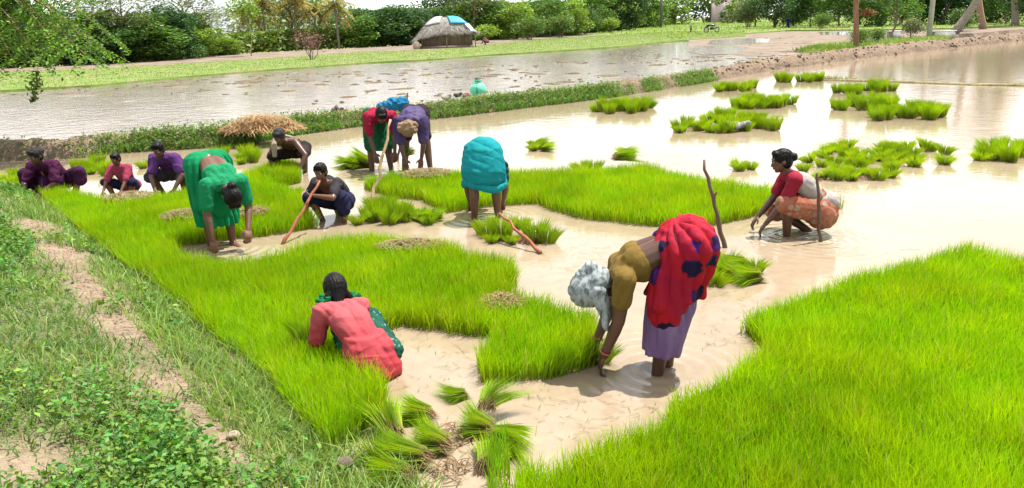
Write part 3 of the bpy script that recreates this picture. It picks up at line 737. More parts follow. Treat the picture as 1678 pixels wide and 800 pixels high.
DK, MD, LT, OL = (.042, .098, .022), (.092, .18, .026), (.17, .265, .03), (.13, .165, .06)
TREE_VAR = {
 'dark': tree_mesh(8.5, 3.4, 101, 8200, .34, .55, .20, -.08, DK, 16), 'dark2': tree_mesh(7.2, 3.0, 102, 7400, .32, .55, .18, -.10, (.04, .10, .03), 13),
 'mid': tree_mesh(8.0, 3.1, 103, 7400, .32, .55, .17, -.06, MD, 15), 'mid2': tree_mesh(6.4, 2.7, 104, 6400, .30, .55, .15, -.10, MD, 14),
 'light': tree_mesh(6.8, 2.6, 105, 6000, .30, .55, .14, -.06, LT, 14), 'light2': tree_mesh(4.8, 2.3, 106, 5200, .26, .55, .12, -.10, LT, 12),
 'airy': tree_mesh(10.0, 2.6, 107, 3000, .26, .45, .15, .35, OL, 12), 'round': tree_mesh(6.8, 3.8, 108, 8200, .32, .5, .24, .14, DK, 15, .62),
 'slim': tree_mesh(6.5, 1.9, 109, 3200, .24, .5, .11, .34, MD, 9), 'under': tree_mesh(6.2, 2.8, 110, 5200, .30, .5, .13, .16, MD, 12),
}
BUSH_VAR = [bush_mesh(2.4, 1.9, 201, 3000, .19, (.065, .13, .028)), bush_mesh(1.7, 1.6, 202, 2400, .16, (.11, .18, .035)), bush_mesh(1.3, 1.3, 203, 2200, .14, (.19, .28, .03)),
            bush_mesh(2.0, 1.8, 204, 2600, .17, (.14, .155, .075))]
TREES = [
 (132, 106, 'airy', 1.1, 'thin airy tree inside the leftmost sky gap'), (205, 104, 'airy', .9, 'feathery thin tree at the narrow bright sky gap'), (300, 95, 'airy', 1.3, 'tall airy tree rising over the dark rounded tree'), (470, 83, 'airy', 1.3, 'tall airy tree behind the golden palms'), (770, 68, 'airy', 1.4, 'tall airy tree right behind the hut'), (915, 58, 'airy', 2.0, 'tall airy tree over the far bushes'),
 # photo base x, base y, kind, scale, label
 (-60, 113, 'dark2', .95, 'dark bushy tree at the far left edge of the tree line'),
 (12, 111, 'dark', .9, 'dark green tree behind the drooping branches at far left'),
 (72, 109, 'mid2', .72, 'low mid green tree right of the far left dark tree'),
 (118, 107, 'dark2', .62, 'low dark tree below the leftmost sky gap'),
 (172, 105, 'dark', .82, 'tall dark tree left of the narrow bright sky gap'),
 (242, 101, 'mid', .92, 'mid green tree just right of the narrow bright sky gap'),
 (285, 98, 'dark2', .86, 'dark rounded tree over the end of the bare soil strip'),
 (322, 95, 'light', .82, 'yellowish green tree left of the notch showing the hill'),
 (350, 90, 'airy', .92, 'thin airy tree at the left side of the hill notch'),
 (372, 91, 'light2', .66, 'low light green tree under the hill notch'),
 (452, 78, 'mid2', .62, 'mid green tree behind the golden palms'),
 (520, 77, 'dark2', .62, 'bluish green tree low behind the drooping palms'),
 (592, 78, 'mid2', .98, 'mid green tree right of the drooping palms'),
 (628, 76, 'dark', .96, 'dense dark tree left of the thatched hut'),
 (668, 74, 'dark2', 1.0, 'dark tree touching the left slope of the thatched hut'),
 (735, 66, 'dark', 1.32, 'very dark tall tree right behind the thatched hut'),
 (800, 66, 'mid', .98, 'mid green tree right of the hut beyond the round bush'),
 (846, 65, 'light', 1.0, 'light green tree standing over the reddish soil strip'),
 (895, 61, 'mid2', 1.25, 'mid green tree halfway between the hut and the pole'),
 (935, 59, 'light2', 1.5, 'bushy light green tree left of the pole in the tree line'),
 (972, 54, 'mid', 1.35, 'mid green tree with low skirts near the field corner'),
 (1012, 51, 'dark2', 1.7, 'dark tree left of the distant pole'),
 (1052, 46, 'mid2', 2.1, 'far mid green tree just left of the distant pole'),
 (1100, 41, 'light2', 2.9, 'far light green tree above the parked scooter'),
 (1160, 37, 'mid', 3.1, 'far hazy tree above the parked motorbike'),
 (1212, 38, 'light2', 2.9, 'far low tree left of the big dark shade tree'),
 (1268, 46.5, 'round', 1.0, 'big dark shade tree with short trunk beside the person in blue'),
 (1328, 45, 'under', 1.15, 'shade tree right of the person in blue'),
 (1372, 45, 'under', 1.2, 'shade tree behind the reddish trunk'),
 (1440, 44, 'mid', 1.1, 'mid green tree right of the reddish trunk'),
 (1462, 66, 'slim', .80, 'small slim tree standing in the grass behind the bund'),
 (1500, 42, 'under', 1.2, 'shade tree left of the concrete pole'),
 (1545, 41, 'dark2', 1.3, 'dark tree between the concrete pole and the leaning palm'),
 (1645, 40, 'under', 1.1, 'dark shade tree right of the leaning palm'),
 (1238, 44, 'under', 1.2, 'shade tree just left of the big dark shade tree'), (1302, 43, 'round', .95, 'dark shade tree behind the person in blue'), (1352, 42, 'round', 1.0, 'dark shade tree between the person in blue and the reddish trunk'), (1412, 41, 'round', .95, 'dark shade tree right behind the reddish trunk'), (1474, 41, 'round', 1.0, 'dark shade tree behind the small slim tree'), (1528, 40, 'round', 1.0, 'dark shade tree behind the concrete pole'), (1585, 39, 'round', 1.1, 'dark shade tree behind the leaning palm'), (1625, 38, 'dark2', 1.3, 'dark tree between the two palm trunks'),
 (1690, 42, 'round', 1.0, 'dark shade tree at the far right edge'),
]
rt = np.random.default_rng(77)
for (px, py, kd, sc, lab) in TREES:
    tm, cm_ = TREE_VAR[kd]; g = G(px, py, .0)
    plant('tree', lab, 'tree', (tm, cm_), ('trunk', 'crown'), (M_BARK, M_LEAF), (g.x, g.y, 0), rt.random() * 6.28, (sc, sc, sc * ((.50, .62, .46, .56)[int(px) % 4] if px < 700 else .66 if px < 1000 else 1)), 'trees beyond the fields')
BUSHES = [    (796, 71, 2, 1.5, 'round yellow green bush just right of the hut'), (868, 66, 1, 1.6, 'bush over the reddish soil strip'), (918, 62, 1, 1.7, 'bush left of the far field corner'), (960, 57, 0, 1.6, 'bush at the far field corner'),
 (1000, 54, 2, 1.8, 'light bush right of the far field corner'), (1040, 50, 1, 2.0, 'bush left of the distant pole foot'), (1225, 45, 3, 2.2, 'greyish bush left of the big shade tree'), (1300, 46, 0, 1.2, 'bush behind the person in blue'), (1345, 48, 1, 1.2, 'bush below the right shade trees'),
 (1408, 76, 1, .62, 'small bush at the foot of the reddish trunk'), (1436, 72, 1, .6, 'small bush right of the reddish trunk'), (1494, 64, 3, .7, 'grey green bush beside the concrete wall'), (1575, 52, 0, .9, 'dark bush at the foot of the leaning palm')]
for kb, (px, py, kd, sc, lab) in enumerate(BUSHES):
    g = G(px, py, 0.); sc = sc * (.55, .85, .68, 1.0, .6)[kb % 5] if px < 780 else sc; plant('bush', lab, 'bush', BUSH_VAR[kd], ('stem', 'foliage'), (M_BARK, M_LEAF), (g.x, g.y, 0), rt.random() * 6.28, sc, 'bushes along the tree line')
M_PALMT = m_noise('palm_trunk', (.16, .13, .10), (.28, .235, .19), 5, .95, 20, .9, stretch=(1, 1, 3))
PALMS = [(412, 86, 3.7, .05, 'golden palm right of the hill notch', 301), (440, 85, 4.1, .06, 'golden palm with drooping fronds above the thin sapling', 302), (556, 80, 4.4, .05, 'drooping brownish palm left of the dense dark tree', 303),
         (486, 83, 4.3, .04, 'tall golden palm above the reddish shrub', 304), (522, 81, 4.0, .04, 'brown tipped palm between the tall golden palm and the drooping one', 307)]
PMESH = [palm_mesh(1.0 * 5.0, 301, .05, 3.1, (.27, .24, .05)), palm_mesh(5.6, 302, .06, 3.1, (.27, .20, .045))]
for k, (px, py, h, ln, lab, sd) in enumerate(PALMS):
    g = G(px, py, 0.); tm, fr = PMESH[k % 2]
    t = thing('palm_tree', lab, 'palm tree', (g.x, g.y, 0), sd * 1.7, 'palms in the tree line'); t.scale = (h / 5.2,) * 3
    obj('trunk', tm, M_PALMT, t)
    for f in fr: obj('frond', f, M_LEAF, t)
# right: palms with thick trunks, poles
def trunk_tree(name, label, cat, base_px, top_px, rb, rt_, mat, seed, H, crown=None):
    b = G(*base_px, 0.); t0 = V(*top_px, b.y); d = arr(t0) - arr(b); d = d / d[2]
    r = np.random.default_rng(seed); s = Soup(); zz = np.linspace(-.2, H, 12); p = arr((0, 0, 0)) + d[None] * zz[:, None]
    p[:, :2] *= (1 - .35 * (zz / H))[:, None]; p[1:-1, :2] += r.normal(size=(10, 2)) * .02
    tq = np.linspace(0, 1, 12); s.tube(p, rb + (rt_ - rb) * tq ** .6 + .02 * rb * (np.arange(12) % 2), 10)
    t = thing(name, label, cat, (b.x, b.y, 0)); obj('trunk', s.mesh('trunk'), mat, t); return t, p[-1]
M_REDB = m_noise('reddish_bark', (.17, .085, .05), (.27, .15, .09), 6, .9, 30, .8, stretch=(1, 1, .3))
t, tp = trunk_tree('tree', 'slim reddish brown trunk rising from behind the bare mud bund', 'tree', (1403, 80), (1402, 10), .17, .12, M_REDB, 1, 6.0)
cr_ = tree_mesh(4.0, 2.2, 321, 3600, .2, .5, .1, .2, MD, 10)[1]
o = obj('crown', cr_, M_LEAF, t); o.location = (tp[0], tp[1], 4.2)
s = Soup(); r = np.random.default_rng(5)
cpt = arr((.50, 0, 1.95)); n = 150; c = cpt + r.normal(size=(n, 3)) * arr((.20, .12, .10))
v, t_, c_ = leafcards(c, .16 + .12 * r.random(n), .4, r, jit((.22, .10, .045), n, r, .25, .1), .3); s.add(v, None, t_, c_)
S = Soup(); S.tube([(0, 0, 1.8), (.25, 0, 1.95), (.6, 0, 1.98)], [.03, .02, .01], 6); br_ = obj('branch', S.mesh('branch'), M_REDB, t)
obj('dry_leaves', s.mesh('dry_leaves', False), M_LEAF, br_)['kind'] = 'stuff'
def palm_crown(t, tp, seed, fmesh):
    for f in fmesh:
        o = obj('frond', f, M_LEAF, t); o.location = (tp[0], tp[1], tp[2] - 5.0)
t, tp = trunk_tree('palm_tree', 'thick grey palm trunk leaning right beside the bund', 'palm tree', (1562, 56), (1598, 10), .38, .22, M_PALMT, 2, 8.0); palm_crown(t, tp, 1, PMESH[0][1])
t, tp = trunk_tree('palm_tree', 'brown upright palm trunk right of the leaning palm', 'palm tree', (1610, 48), (1604, 10), .36, .24, m_noise('palm_trunk_brown', (.20, .13, .08), (.32, .22, .15), 5, .95, 20, .9, stretch=(1, 1, 3)), 3, 9.0); palm_crown(t, tp, 2, PMESH[1][1])
t, tp = trunk_tree('palm_tree', 'grey palm trunk near the right edge of the photo', 'palm tree', (1664, 43), (1663, 8), .42, .28, M_PALMT, 4, 9.0); palm_crown(t, tp, 3, PMESH[0][1])
M_CONC = m_noise('concrete', (.34, .33, .31), (.46, .45, .43), 3, .9, 20, .4)
b = G(1522, 64, 0); s = Soup(); s.tube([(0, 0, -.2), (0, 0, 7.5)], [.20, .14], 8)
t = thing('pole', 'grey concrete pole standing behind the bare mud bund', 'pole', (b.x, b.y, 0)); obj('shaft', s.mesh('shaft'), M_CONC, t)
s = Soup(); s.box((-.7, -.05, 7.0), (.7, .05, 7.1)); obj('crossarm', s.mesh('crossarm', False), M_CONC, t)
b = G(1083, 46, 0); s = Soup(); s.tube([(0, 0, -.2), (0, 0, 9.0)], [.30, .22], 8)
t = thing('pole', 'thin dark pole at the distant field corner', 'pole', (b.x, b.y, 0)); obj('shaft', s.mesh('shaft'), m_noise('dark_pole', (.08, .08, .08), (.14, .14, .13), 3, .8, 20, .3), t)
s = Soup(); s.box((-1.0, -.08, 8.2), (1.0, .08, 8.35)); obj('crossarm', s.mesh('crossarm', False), M_CONC, t)
# low concrete wall pieces behind the bund
for (x0, x1, y, h, lab) in [(1526, 1562, 63, .42, 'low dark concrete wall at the foot of the leaning palm'), (1456, 1474, 63, .45, 'short grey concrete block beside the slim tree')]:
    a, b = G(x0, y), G(x1, y - (x1 - x0) * .06); s = Soup(); L_ = (b - a).length; an = math.atan2(b.y - a.y, b.x - a.x)
    t = thing('concrete_wall', lab, 'wall', (a.x, a.y, 0), an)
    s.box((0, -.15, -.2), (L_, .15, h)); obj('wall', s.mesh('wall', False), m_noise('old_concrete', (.16, .16, .16), (.30, .30, .29), 2, .9, 12, .5), t)
    s = Soup(); s.box((-.05, -.2, h + .002), (L_ + .05, .2, h + .08)); obj('coping', s.mesh('coping', False), M_CONC, t)
# sapling and reddish shrub on the grass strip
b = G(413, 93, 0); s = Soup(); r = np.random.default_rng(9); limb(s, (0, 0, -.1), (.05, 0, 3.6), .05, .02, r)
for k in range(5): limb(s, (.02, 0, 1.6 + .4 * k), (math.cos(k * 2) * .6, math.sin(k * 2) * .6, 2.6 + .4 * k), .02, .008, r)
t = thing('tree', 'thin pale sapling standing on the bare soil strip', 'tree', (b.x, b.y, 0)); obj('trunk', s.mesh('trunk'), m_noise('pale_bark', (.28, .22, .15), (.38, .30, .21), 5, .9, 20, .4), t)
o = obj('crown', bush_mesh(2.2, 1.6, 401, 1300, .2, LT)[1], M_LEAF, t); o.location = (0, 0, 2.4)
b = G(511, 99, 0); tm, fm = bush_mesh(1.5, 1.2, 402, 420, .14, (.16, .075, .075))
plant('shrub', 'sparse reddish shrub on the green grass strip', 'shrub', (tm, fm), ('stem', 'foliage'), (M_BARK, M_LEAF), (b.x, b.y, 0), 0, 1.2)
# dense thicket filling the tree line
def thicket():
    r = np.random.default_rng(41)
    line = [(-260, 128), (0, 112), (100, 108), (200, 103), (300, 96), (400, 88), (500, 82), (600, 77), (700, 72), (800, 66), (900, 59), (1000, 51), (1060, 45), (1110, 40)]
    pxs = arr([p[0] for p in line]); pys = arr([p[1] for p in line])
    n = 78000; x = -260 + 1370 * r.random(n); y = np.interp(x, pxs, pys)
    P0 = arr([G(a, b)[:2] for a, b in zip(np.linspace(-260, 1110, 400), np.interp(np.linspace(-260, 1110, 400), pxs, pys))])
    gx_, gy_ = np.interp(x, np.linspace(-260, 1110, 400), P0[:, 0]), np.interp(x, np.linspace(-260, 1110, 400), P0[:, 1])
    kk = gy_ / 60.0
    dep = -1.2 + 8.5 * r.random(n); gx_ = gx_ - dep * .45; gy_ = gy_ + dep
    H_ = np.interp(x, [-260, 92, 104, 142, 152, 198, 206, 216, 224, 338, 350, 398, 412, 590, 606, 800, 1000, 1110], [3.6, 3.6, 2.0, 2.0, 3.8, 3.8, 1.5, 1.5, 3.7, 3.7, 1.8, 1.8, 1.9, 1.9, 3.6, 4.6, 6, 7])
    H_ = H_ * (.75 + .5 * fbm(np.c_[gx_ * .22, gy_ * .05], 3, 12))
    far_ = (x > 405) & (x < 604) & (r.random(n) < .5); gy_ = np.where(far_, gy_ + 14 + 5 * r.random(n), gy_); gx_ = np.where(far_, gx_ * 1.22, gx_); H_ = np.where(far_, 5.2 * (.7 + .5 * fbm(np.c_[gx_ * .2, gy_ * .02], 3, 44)), H_)
    z = H_ * r.random(n) ** .85
    c = np.c_[gx_ + r.normal(size=n) * .3, gy_, z]
    lump = fbm(c * .55, 4, 15); k = lump > .36; c, kk, lump = c[k], kk[k], lump[k]; n = len(c)
    tint = np.clip((fbm(np.c_[c[:, 0] * .25, c[:, 1] * .05, c[:, 2] * .35], 3, 18)[:, None] - .3) * 2.2, 0, 1)
    col = jit((.042, .095, .024), n, r, .25, .15) * (1 - tint) + jit((.19, .265, .045), n, r, .25, .15) * tint
    s = Soup(); v, t_, c_ = leafcards(c, (.26 + .22 * r.random(n)) * np.clip(kk, .8, 3), .55, r, col, .45); s.add(v, None, t_, c_)
    tag(obj('thicket', s.mesh('thicket', False), M_LEAF), 'dense green thicket filling in behind the line of trees', 'thicket', None, 'stuff')
thicket()
# near tree at the left edge: thin trunk, drooping feathery sprays
def feathery_tree():
    b = G(-9, 252, 0); r = np.random.default_rng(31); s = Soup(); t = thing('tree', 'near tree at the left edge with drooping feathery branches', 'tree', (b.x, b.y, 0))
    s.tube([(0, 0, -.2), (.02, .05, .8), (-.05, .1, 2.0), (-.2, .2, 3.4), (-.3, .2, 5.2)], [.11, .085, .075, .06, .03], 9)
    L_ = Soup(); B = arr(b)
    ends = [((178, 48), 13.9), ((150, 66), 13.4), ((172, 74), 14.4), ((140, 82), 13.2), ((112, 70), 14.6), ((88, 58), 13.0), ((95, 76), 14.2), ((60, 84), 12.9), ((40, 64), 13.8), ((18, 86), 13.2), ((10, 66), 14.4), ((-30, 84), 13.6),
            ((120, 40), 14.8), ((70, 30), 13.3), ((20, 24), 14.0), ((-60, 60), 13.9), ((-110, 80), 14.1), ((-80, 20), 13.2), ((-40, -20), 14.5), ((60, -30), 14.2), ((130, -20), 13.6), ((-120, -60), 13.6), ((20, -90), 14.0), ((90, -110), 13.3), ((-60, -150), 14.2)]
    for (px, py), dy in ends:
        e = arr(V(px, py, dy)) - B; st = arr((-.2, .2, min(max(e[2] + .9, 2.2), 4.8)))
        pth = np.linspace(0, 1, 8); p = st + (e - st) * pth[:, None]; p[:, 2] += .45 * np.sin(pth * np.pi) - .1 * pth
        s.tube(p, .016 * (1.1 - pth) + .003, 6)
        for f in np.linspace(.35, 1, 9):          # compound leaves along the branch
            c0 = np.array([np.interp(f, pth, p[:, a]) for a in range(3)])
            for q_ in range(5):
                an = r.random() * 6.28; d = arr((math.cos(an), math.sin(an), -.35 - .3 * r.random())); ln = .30 + .2 * r.random()
                m = 15; u = (np.arange(m) + .5) / m; c = c0 + d * (ln * u)[:, None]; c[:, 2] -= .12 * u ** 2
                sd = np.cross(d, (0, 0, 1.)); sd /= np.linalg.norm(sd); off = np.where(np.arange(m) % 2, 1, -1)[:, None] * sd * .035
                col = jit((.13, .25, .025) if r.random() < .5 else (.06, .13, .02), m, r, .2, .15)
                v, t_, c_ = leafcards(c + off, .055 + .035 * r.random(m), .5, r, col, .6); L_.add(v, None, t_, c_)
    obj('trunk', s.mesh('trunk'), M_REDB, t); obj('crown', L_.mesh('crown', False), M_LEAF, t)
    # the single hanging twig
    h = Soup(); top = arr(V(62, 88, 13.3)) - B; bot = arr(V(54, 168, 13.3)) - B
    p = top + (bot - top) * np.linspace(0, 1, 7)[:, None]; p[2:5, 0] += .03; h.tube(p, [.008, .007, .006, .006, .005, .004, .003], 5, (.20, .14, .08))
    n = 130; u = .36 + .64 * r.random(n); c = top + (bot - top) * u[:, None]; wd = .085 * np.sin(np.clip((u - .33) / .67, 0, 1) * np.pi) ** .5
    c += np.c_[r.normal(size=n) * wd * .6, r.normal(size=n) * wd * .6, np.zeros(n)]
    v, t_, c_ = leafcards(c, .07 + .03 * r.random(n), .45, r, jit((.075, .125, .022), n, r, .25, .2), .1); h.add(v, None, t_, c_)
    obj('hanging_twig', h.mesh('hanging_twig', False), M_LEAF, t)
feathery_tree()
# ================================================================== people
def ik(a, tgt, l1, l2, pole):
    a, tgt, pole = arr(a), arr(tgt), arr(pole); d = tgt - a; D_ = np.linalg.norm(d)
    if D_ > (l1 + l2) * .995: tgt = a + d / D_ * (l1 + l2) * .995; d = tgt - a; D_ = np.linalg.norm(d)
    u = d / D_; x = (l1 * l1 - l2 * l2 + D_ * D_) / (2 * D_); h = math.sqrt(max(1e-9, l1 * l1 - x * x))
    p = pole - u * (pole @ u); p /= np.linalg.norm(p) + 1e-9
    return a + u * x + p * h, tgt
def dirp(deg, yaw=0):
    """unit vector tipped forward (+y) from vertical by deg, turned by yaw"""
    a, w = R(deg), R(yaw); return arr((-math.sin(w) * math.sin(a), math.cos(w) * math.sin(a), math.cos(a)))
class Body:
    """joint positions in the person's own frame: x right, y forward, z up, metres"""
    def __init__(s, pel, spine, ankles, wrists, head=(60, 40, 0), kpole=((-.35, 1, .25), (.35, 1, .25)), epole=((-.5, -1, .1), (.5, -1, .1)), twist=0.0, k=1.0, side=0.0, tilt=0.0, tl=1.0):
        s.k = k; X = arr((math.cos(R(twist)), math.sin(R(twist)), 0)); s.X = X
        s.pel = arr(pel) * 1.0
        seg = [.15 * k * tl, .17 * k * tl, .16 * k * tl]; p = [s.pel]; s.sd = []
        for l, a in zip(seg, spine):
            d = dirp(a) + arr((side, 0, 0)); d /= np.linalg.norm(d); s.sd.append(d); p.append(p[-1] + d * l)
        s.waist, s.chest, s.neck = p[1], p[2], p[3]
        Xs = arr((math.cos(R(twist + tilt)), math.sin(R(twist + tilt)), 0)); s.Xs = Xs
        s.hip = [s.pel - X * .088 * k, s.pel + X * .088 * k]
        sh0 = s.neck - s.sd[2] * .035 * k
        s.sh = [sh0 - Xs * .165 * k, sh0 + Xs * .165 * k]
        s.knee, s.ank, s.elb, s.wri = [], [], [], []
        for i in (0, 1):
            kn, an = ik(s.hip[i], ankles[i], .40 * k, .39 * k, kpole[i]); s.knee.append(kn); s.ank.append(an)
            e, w = ik(s.sh[i], wrists[i], .275 * k, .245 * k, epole[i]); s.elb.append(e); s.wri.append(w)
        na, ha, yaw = head
        nd_ = dirp(na); s.hb = s.neck + nd_ * .075 * k; s.up = dirp(ha)
        f = dirp(ha + 90); rt_ = arr((1., 0, 0)); w = R(yaw)
        s.fw = f * math.cos(w) - rt_ * math.sin(w); s.rt = np.cross(s.fw, s.up); s.rt /= np.linalg.norm(s.rt)
        s.hc = s.hb + s.up * .095 * k + s.fw * .018 * k
    def front(s, i): return np.cross(s.X, s.sd[i]) * -1   # towards the belly
    def torso(s, S, g=0.0, lo=0, hi=3, bust=True):
        k = s.k; X = s.X; f0, f1, f2 = s.front(0), s.front(1), s.front(2)
        if lo <= 0:
            S.capsule(s.hip[0], s.hip[1], .098 * k + g, .098 * k + g)
            for i in (0, 1): S.capsule(s.hip[i] - f0 * .045 * k, s.pel - f0 * .02 * k, .092 * k + g, .09 * k + g)
            for e in (-1, 1): S.capsule(s.pel + X * .045 * k * e, s.waist + X * .04 * k * e, .098 * k + g, .085 * k + g)
        if hi >= 2:
            for e in (-1, 1):
                S.capsule(s.waist + X * .042 * k * e, s.chest + s.Xs * .058 * k * e, .084 * k + g, .092 * k + g)
        if hi >= 3:
            for e in (-1, 1): S.capsule(s.chest + s.Xs * .058 * k * e, s.neck - s.sd[2] * .06 * k + s.Xs * .07 * k * e, .09 * k + g, .062 * k + g)
            if bust:
                for e in (-1, 1): S.capsule(s.chest + s.Xs * .062 * k * e + f1 * .048 * k, s.chest + s.Xs * .065 * k * e + f1 * .055 * k - s.sd[1] * .02 * k, .054 * k + g, .05 * k + g)
            S.capsule(s.neck - s.sd[2] * .05 * k, s.neck, .07 * k + g, .05 * k + g * .6)
    def upper(s, S, g=0.0, t=.55):
        """short blouse: from a fraction t between waist and chest up to the neck"""
        k = s.k; w0 = s.waist + (s.chest - s.waist) * t
        for e in (-1, 1): S.capsule(w0 + s.Xs * .055 * k * e, s.chest + s.Xs * .058 * k * e, .082 * k + g, .09 * k + g)
        f1 = s.front(1)
        for e in (-1, 1):
            S.capsule(s.chest + s.Xs * .058 * k * e, s.neck - s.sd[2] * .06 * k + s.Xs * .07 * k * e, .09 * k + g, .062 * k + g)
            S.capsule(s.chest + s.Xs * .062 * k * e + f1 * .05 * k, s.chest + s.Xs * .065 * k * e + f1 * .058 * k - s.sd[1] * .01 * k, .056 * k + g, .052 * k + g)
        S.capsule(s.neck - s.sd[2] * .05 * k, s.neck, .07 * k + g, .05 * k + g * .6)
    def shoulders(s, S, g=0.0):
        for i in (0, 1): S.capsule(s.neck - s.sd[2] * .03 * s.k, s.sh[i], .052 * s.k + g, .056 * s.k + g)
    def uarm(s, S, i, g=0.0, t=1.0):
        e = s.sh[i] + (s.elb[i] - s.sh[i]) * t; S.capsule(s.sh[i], e, .052 * s.k + g, (.052 - .012 * t) * s.k + g)
    def farm(s, S, i, g=0.0):
        m = s.elb[i] * .72 + s.wri[i] * .28
        S.capsule(s.elb[i], m, .038 * s.k + g, .039 * s.k + g); S.capsule(m, s.wri[i], .038 * s.k + g, .025 * s.k + g)
    def thigh(s, S, i, g=0.0, t=1.0):
        e = s.hip[i] + (s.knee[i] - s.hip[i]) * t; S.capsule(s.hip[i], e, .086 * s.k + g, (.086 - .03 * t) * s.k + g)
    def shin(s, S, i, g=0.0):
        m = s.knee[i] * .68 + s.ank[i] * .32; d = s.ank[i] - s.knee[i]; d = d / np.linalg.norm(d)
        th = s.hip[i] - s.knee[i]; bk = th - d * (th @ d); bk /= np.linalg.norm(bk) + 1e-9
        if bk[1] > .3: bk = arr((0, -1., 0))
        S.capsule(s.knee[i], m + bk * .012 * s.k, .056 * s.k + g, .056 * s.k + g); S.capsule(m + bk * .012 * s.k, s.ank[i], .055 * s.k + g, .035 * s.k + g)
    def foot(s, S, i):
        k = s.k; a = s.ank[i]; f = arr((0.12 * (-1, 1)[i], 1, 0)); f /= np.linalg.norm(f)
        S.capsule(a + arr((0, 0, -.03 * k)), a - f * .035 * k + arr((0, 0, -.045 * k)), .036 * k, .03 * k)
        S.capsule(a + f * .02 * k + arr((0, 0, -.03 * k)), a + f * .15 * k + arr((0, 0, -.055 * k)), .036 * k, .026 * k)
    def hand(s, S, i, curl=.5, n=None):
        k = s.k; w = s.wri[i]; d = w - s.elb[i]; d /= np.linalg.norm(d)
        side = s.Xs * (-1, 1)[i]; th = -side                       # thumb towards the body's middle
        th = th - d * (th @ d); th /= np.linalg.norm(th); pn = np.cross(d, th); pn /= np.linalg.norm(pn)
        if pn @ arr((0, -1., -.3)) < 0: pn = -pn
        c = w + d * .045 * k
        S.ell(c, (th * .042 * k, pn * .017 * k, d * .052 * k), 12)
        for j, (o_, ln) in enumerate([(.030, .072), (.010, .08), (-.011, .075), (-.031, .058)]):
            a = w + d * .082 * k + th * o_ * k; m = a + (d * math.cos(curl * .6) + pn * math.sin(curl * .6)) * ln * .55 * k
            e = m + (d * math.cos(curl * 1.7) + pn * math.sin(curl * 1.7)) * ln * .5 * k
            S.capsule(a - d * .02 * k, m, .0105 * k, .0095 * k, 8); S.capsule(m, e, .0095 * k, .0078 * k, 8)
        a = w + d * .02 * k + th * .03 * k; m = a + (d * .6 + th * .7 + pn * .25) * .042 * k; e = m + (d * .9 + th * .1 + pn * .4) * .034 * k
        S.capsule(a, m, .0135 * k, .011 * k, 8); S.capsule(m, e, .011 * k, .009 * k, 8)
    def skull(s, S):
        k = s.k; u, f, r_ = s.up, s.fw, s.rt; c = s.hc
        S.capsule(s.neck - s.sd[2] * .02 * k, s.hb + s.up * .02 * k, .05 * k, .046 * k)
        S.ell(c + u * .025 * k - f * .012 * k, (r_ * .073 * k, f * .092 * k, u * .083 * k), 18)
        S.ell(c - u * .03 * k + f * .022 * k, (r_ * .058 * k, f * .066 * k, u * .085 * k), 16)
        S.ell(c - u * .092 * k + f * .058 * k, (r_ * .026 * k, f * .024 * k, u * .02 * k), 10)
        S.capsule(c + u * .012 * k + f * .082 * k, c - u * .032 * k + f * .098 * k, .009 * k, .014 * k, 8)
        S.capsule(c + u * .028 * k + f * .076 * k - r_ * .03 * k, c + u * .028 * k + f * .076 * k + r_ * .03 * k, .014 * k, .014 * k, 8)
        S.capsule(c - u * .062 * k + f * .078 * k - r_ * .014 * k, c - u * .062 * k + f * .078 * k + r_ * .014 * k, .011 * k, .011 * k, 8)
        for e in (-1, 1):
            S.ell(c + r_ * .074 * k * e - f * .012 * k - u * .008 * k, (r_ * .011 * k, f * .02 * k, u * .031 * k), 10)
def hair_prims(B, S, bun=False, full=True):
    k = B.k; c = B.hc; u, f, r_ = B.up, B.fw, B.rt
    S.ell(c + u * .038 * k - f * .020 * k, (r_ * .084 * k, f * .101 * k, u * .086 * k), 18); S.capsule(c + u * .085 * k + f * .045 * k - r_ * .03 * k, c + u * .085 * k + f * .045 * k + r_ * .03 * k, .03 * k, .03 * k)
    S.ell(c - u * .012 * k - f * .042 * k, (r_ * .078 * k, f * .068 * k, u * .085 * k), 16)
    if bun: S.ell(c - f * .125 * k + u * .012 * k, (r_ * .046 * k, f * .04 * k, u * .044 * k), 12)
def garment(name, S, mat, parent, voxel=.011, smooth=5, fold=.006, freq=(9, 9, 9), seed=0, fine=.003, waves=()):
    me = remesh(S, voxel, smooth)
    fq = arr(freq)
    def fn(co, no):
        wv = np.stack([fbm(co * 5 + 3, 2, seed + 9), fbm(co * 5 + 31, 2, seed + 8), fbm(co * 5 + 67, 2, seed + 7)], -1) - .5
        a = fbm(co * fq + wv * 1.2, 2, seed); rdg = 1 - np.abs(2 * a - 1)
        wgt = .35 + .65 * (1 - no[:, 2] ** 2) if fq[2] < fq[0] else 1.0
        d = ((rdg ** 3 - .45) * fold * 1.5 + (fbm(co * fq * 2.3, 2, seed + 4) - .5) * fine * 1.4) * wgt
        for j, (kind, v, lam, amp) in enumerate(waves):            # long cloth folds: round crests, sharp valleys
            w1 = fbm(co * 3.2 + 7 * j, 2, seed + 20 + j) - .5; mask = np.clip((fbm(co * 3.2 + 11 * j, 2, seed + 30 + j) - .28) * 2.6, 0, 1)
            if kind == 'dir': u_ = (co @ (arr(v) / np.linalg.norm(v))) / lam + w1 * 1.3
            else: u_ = np.arctan2(co[:, 1] - v[1], co[:, 0] - v[0]) * lam / (2 * np.pi) + w1 * 1.6 + co[:, 2] * .8
            d = d + amp * mask * (np.abs(np.sin(np.pi * u_)) ** .65 - .62)
        return d
    displace(me, fn); me.polygons.foreach_set('use_smooth', np.ones(len(me.polygons), bool)); me.name = name
    return obj(name, me, mat, parent)
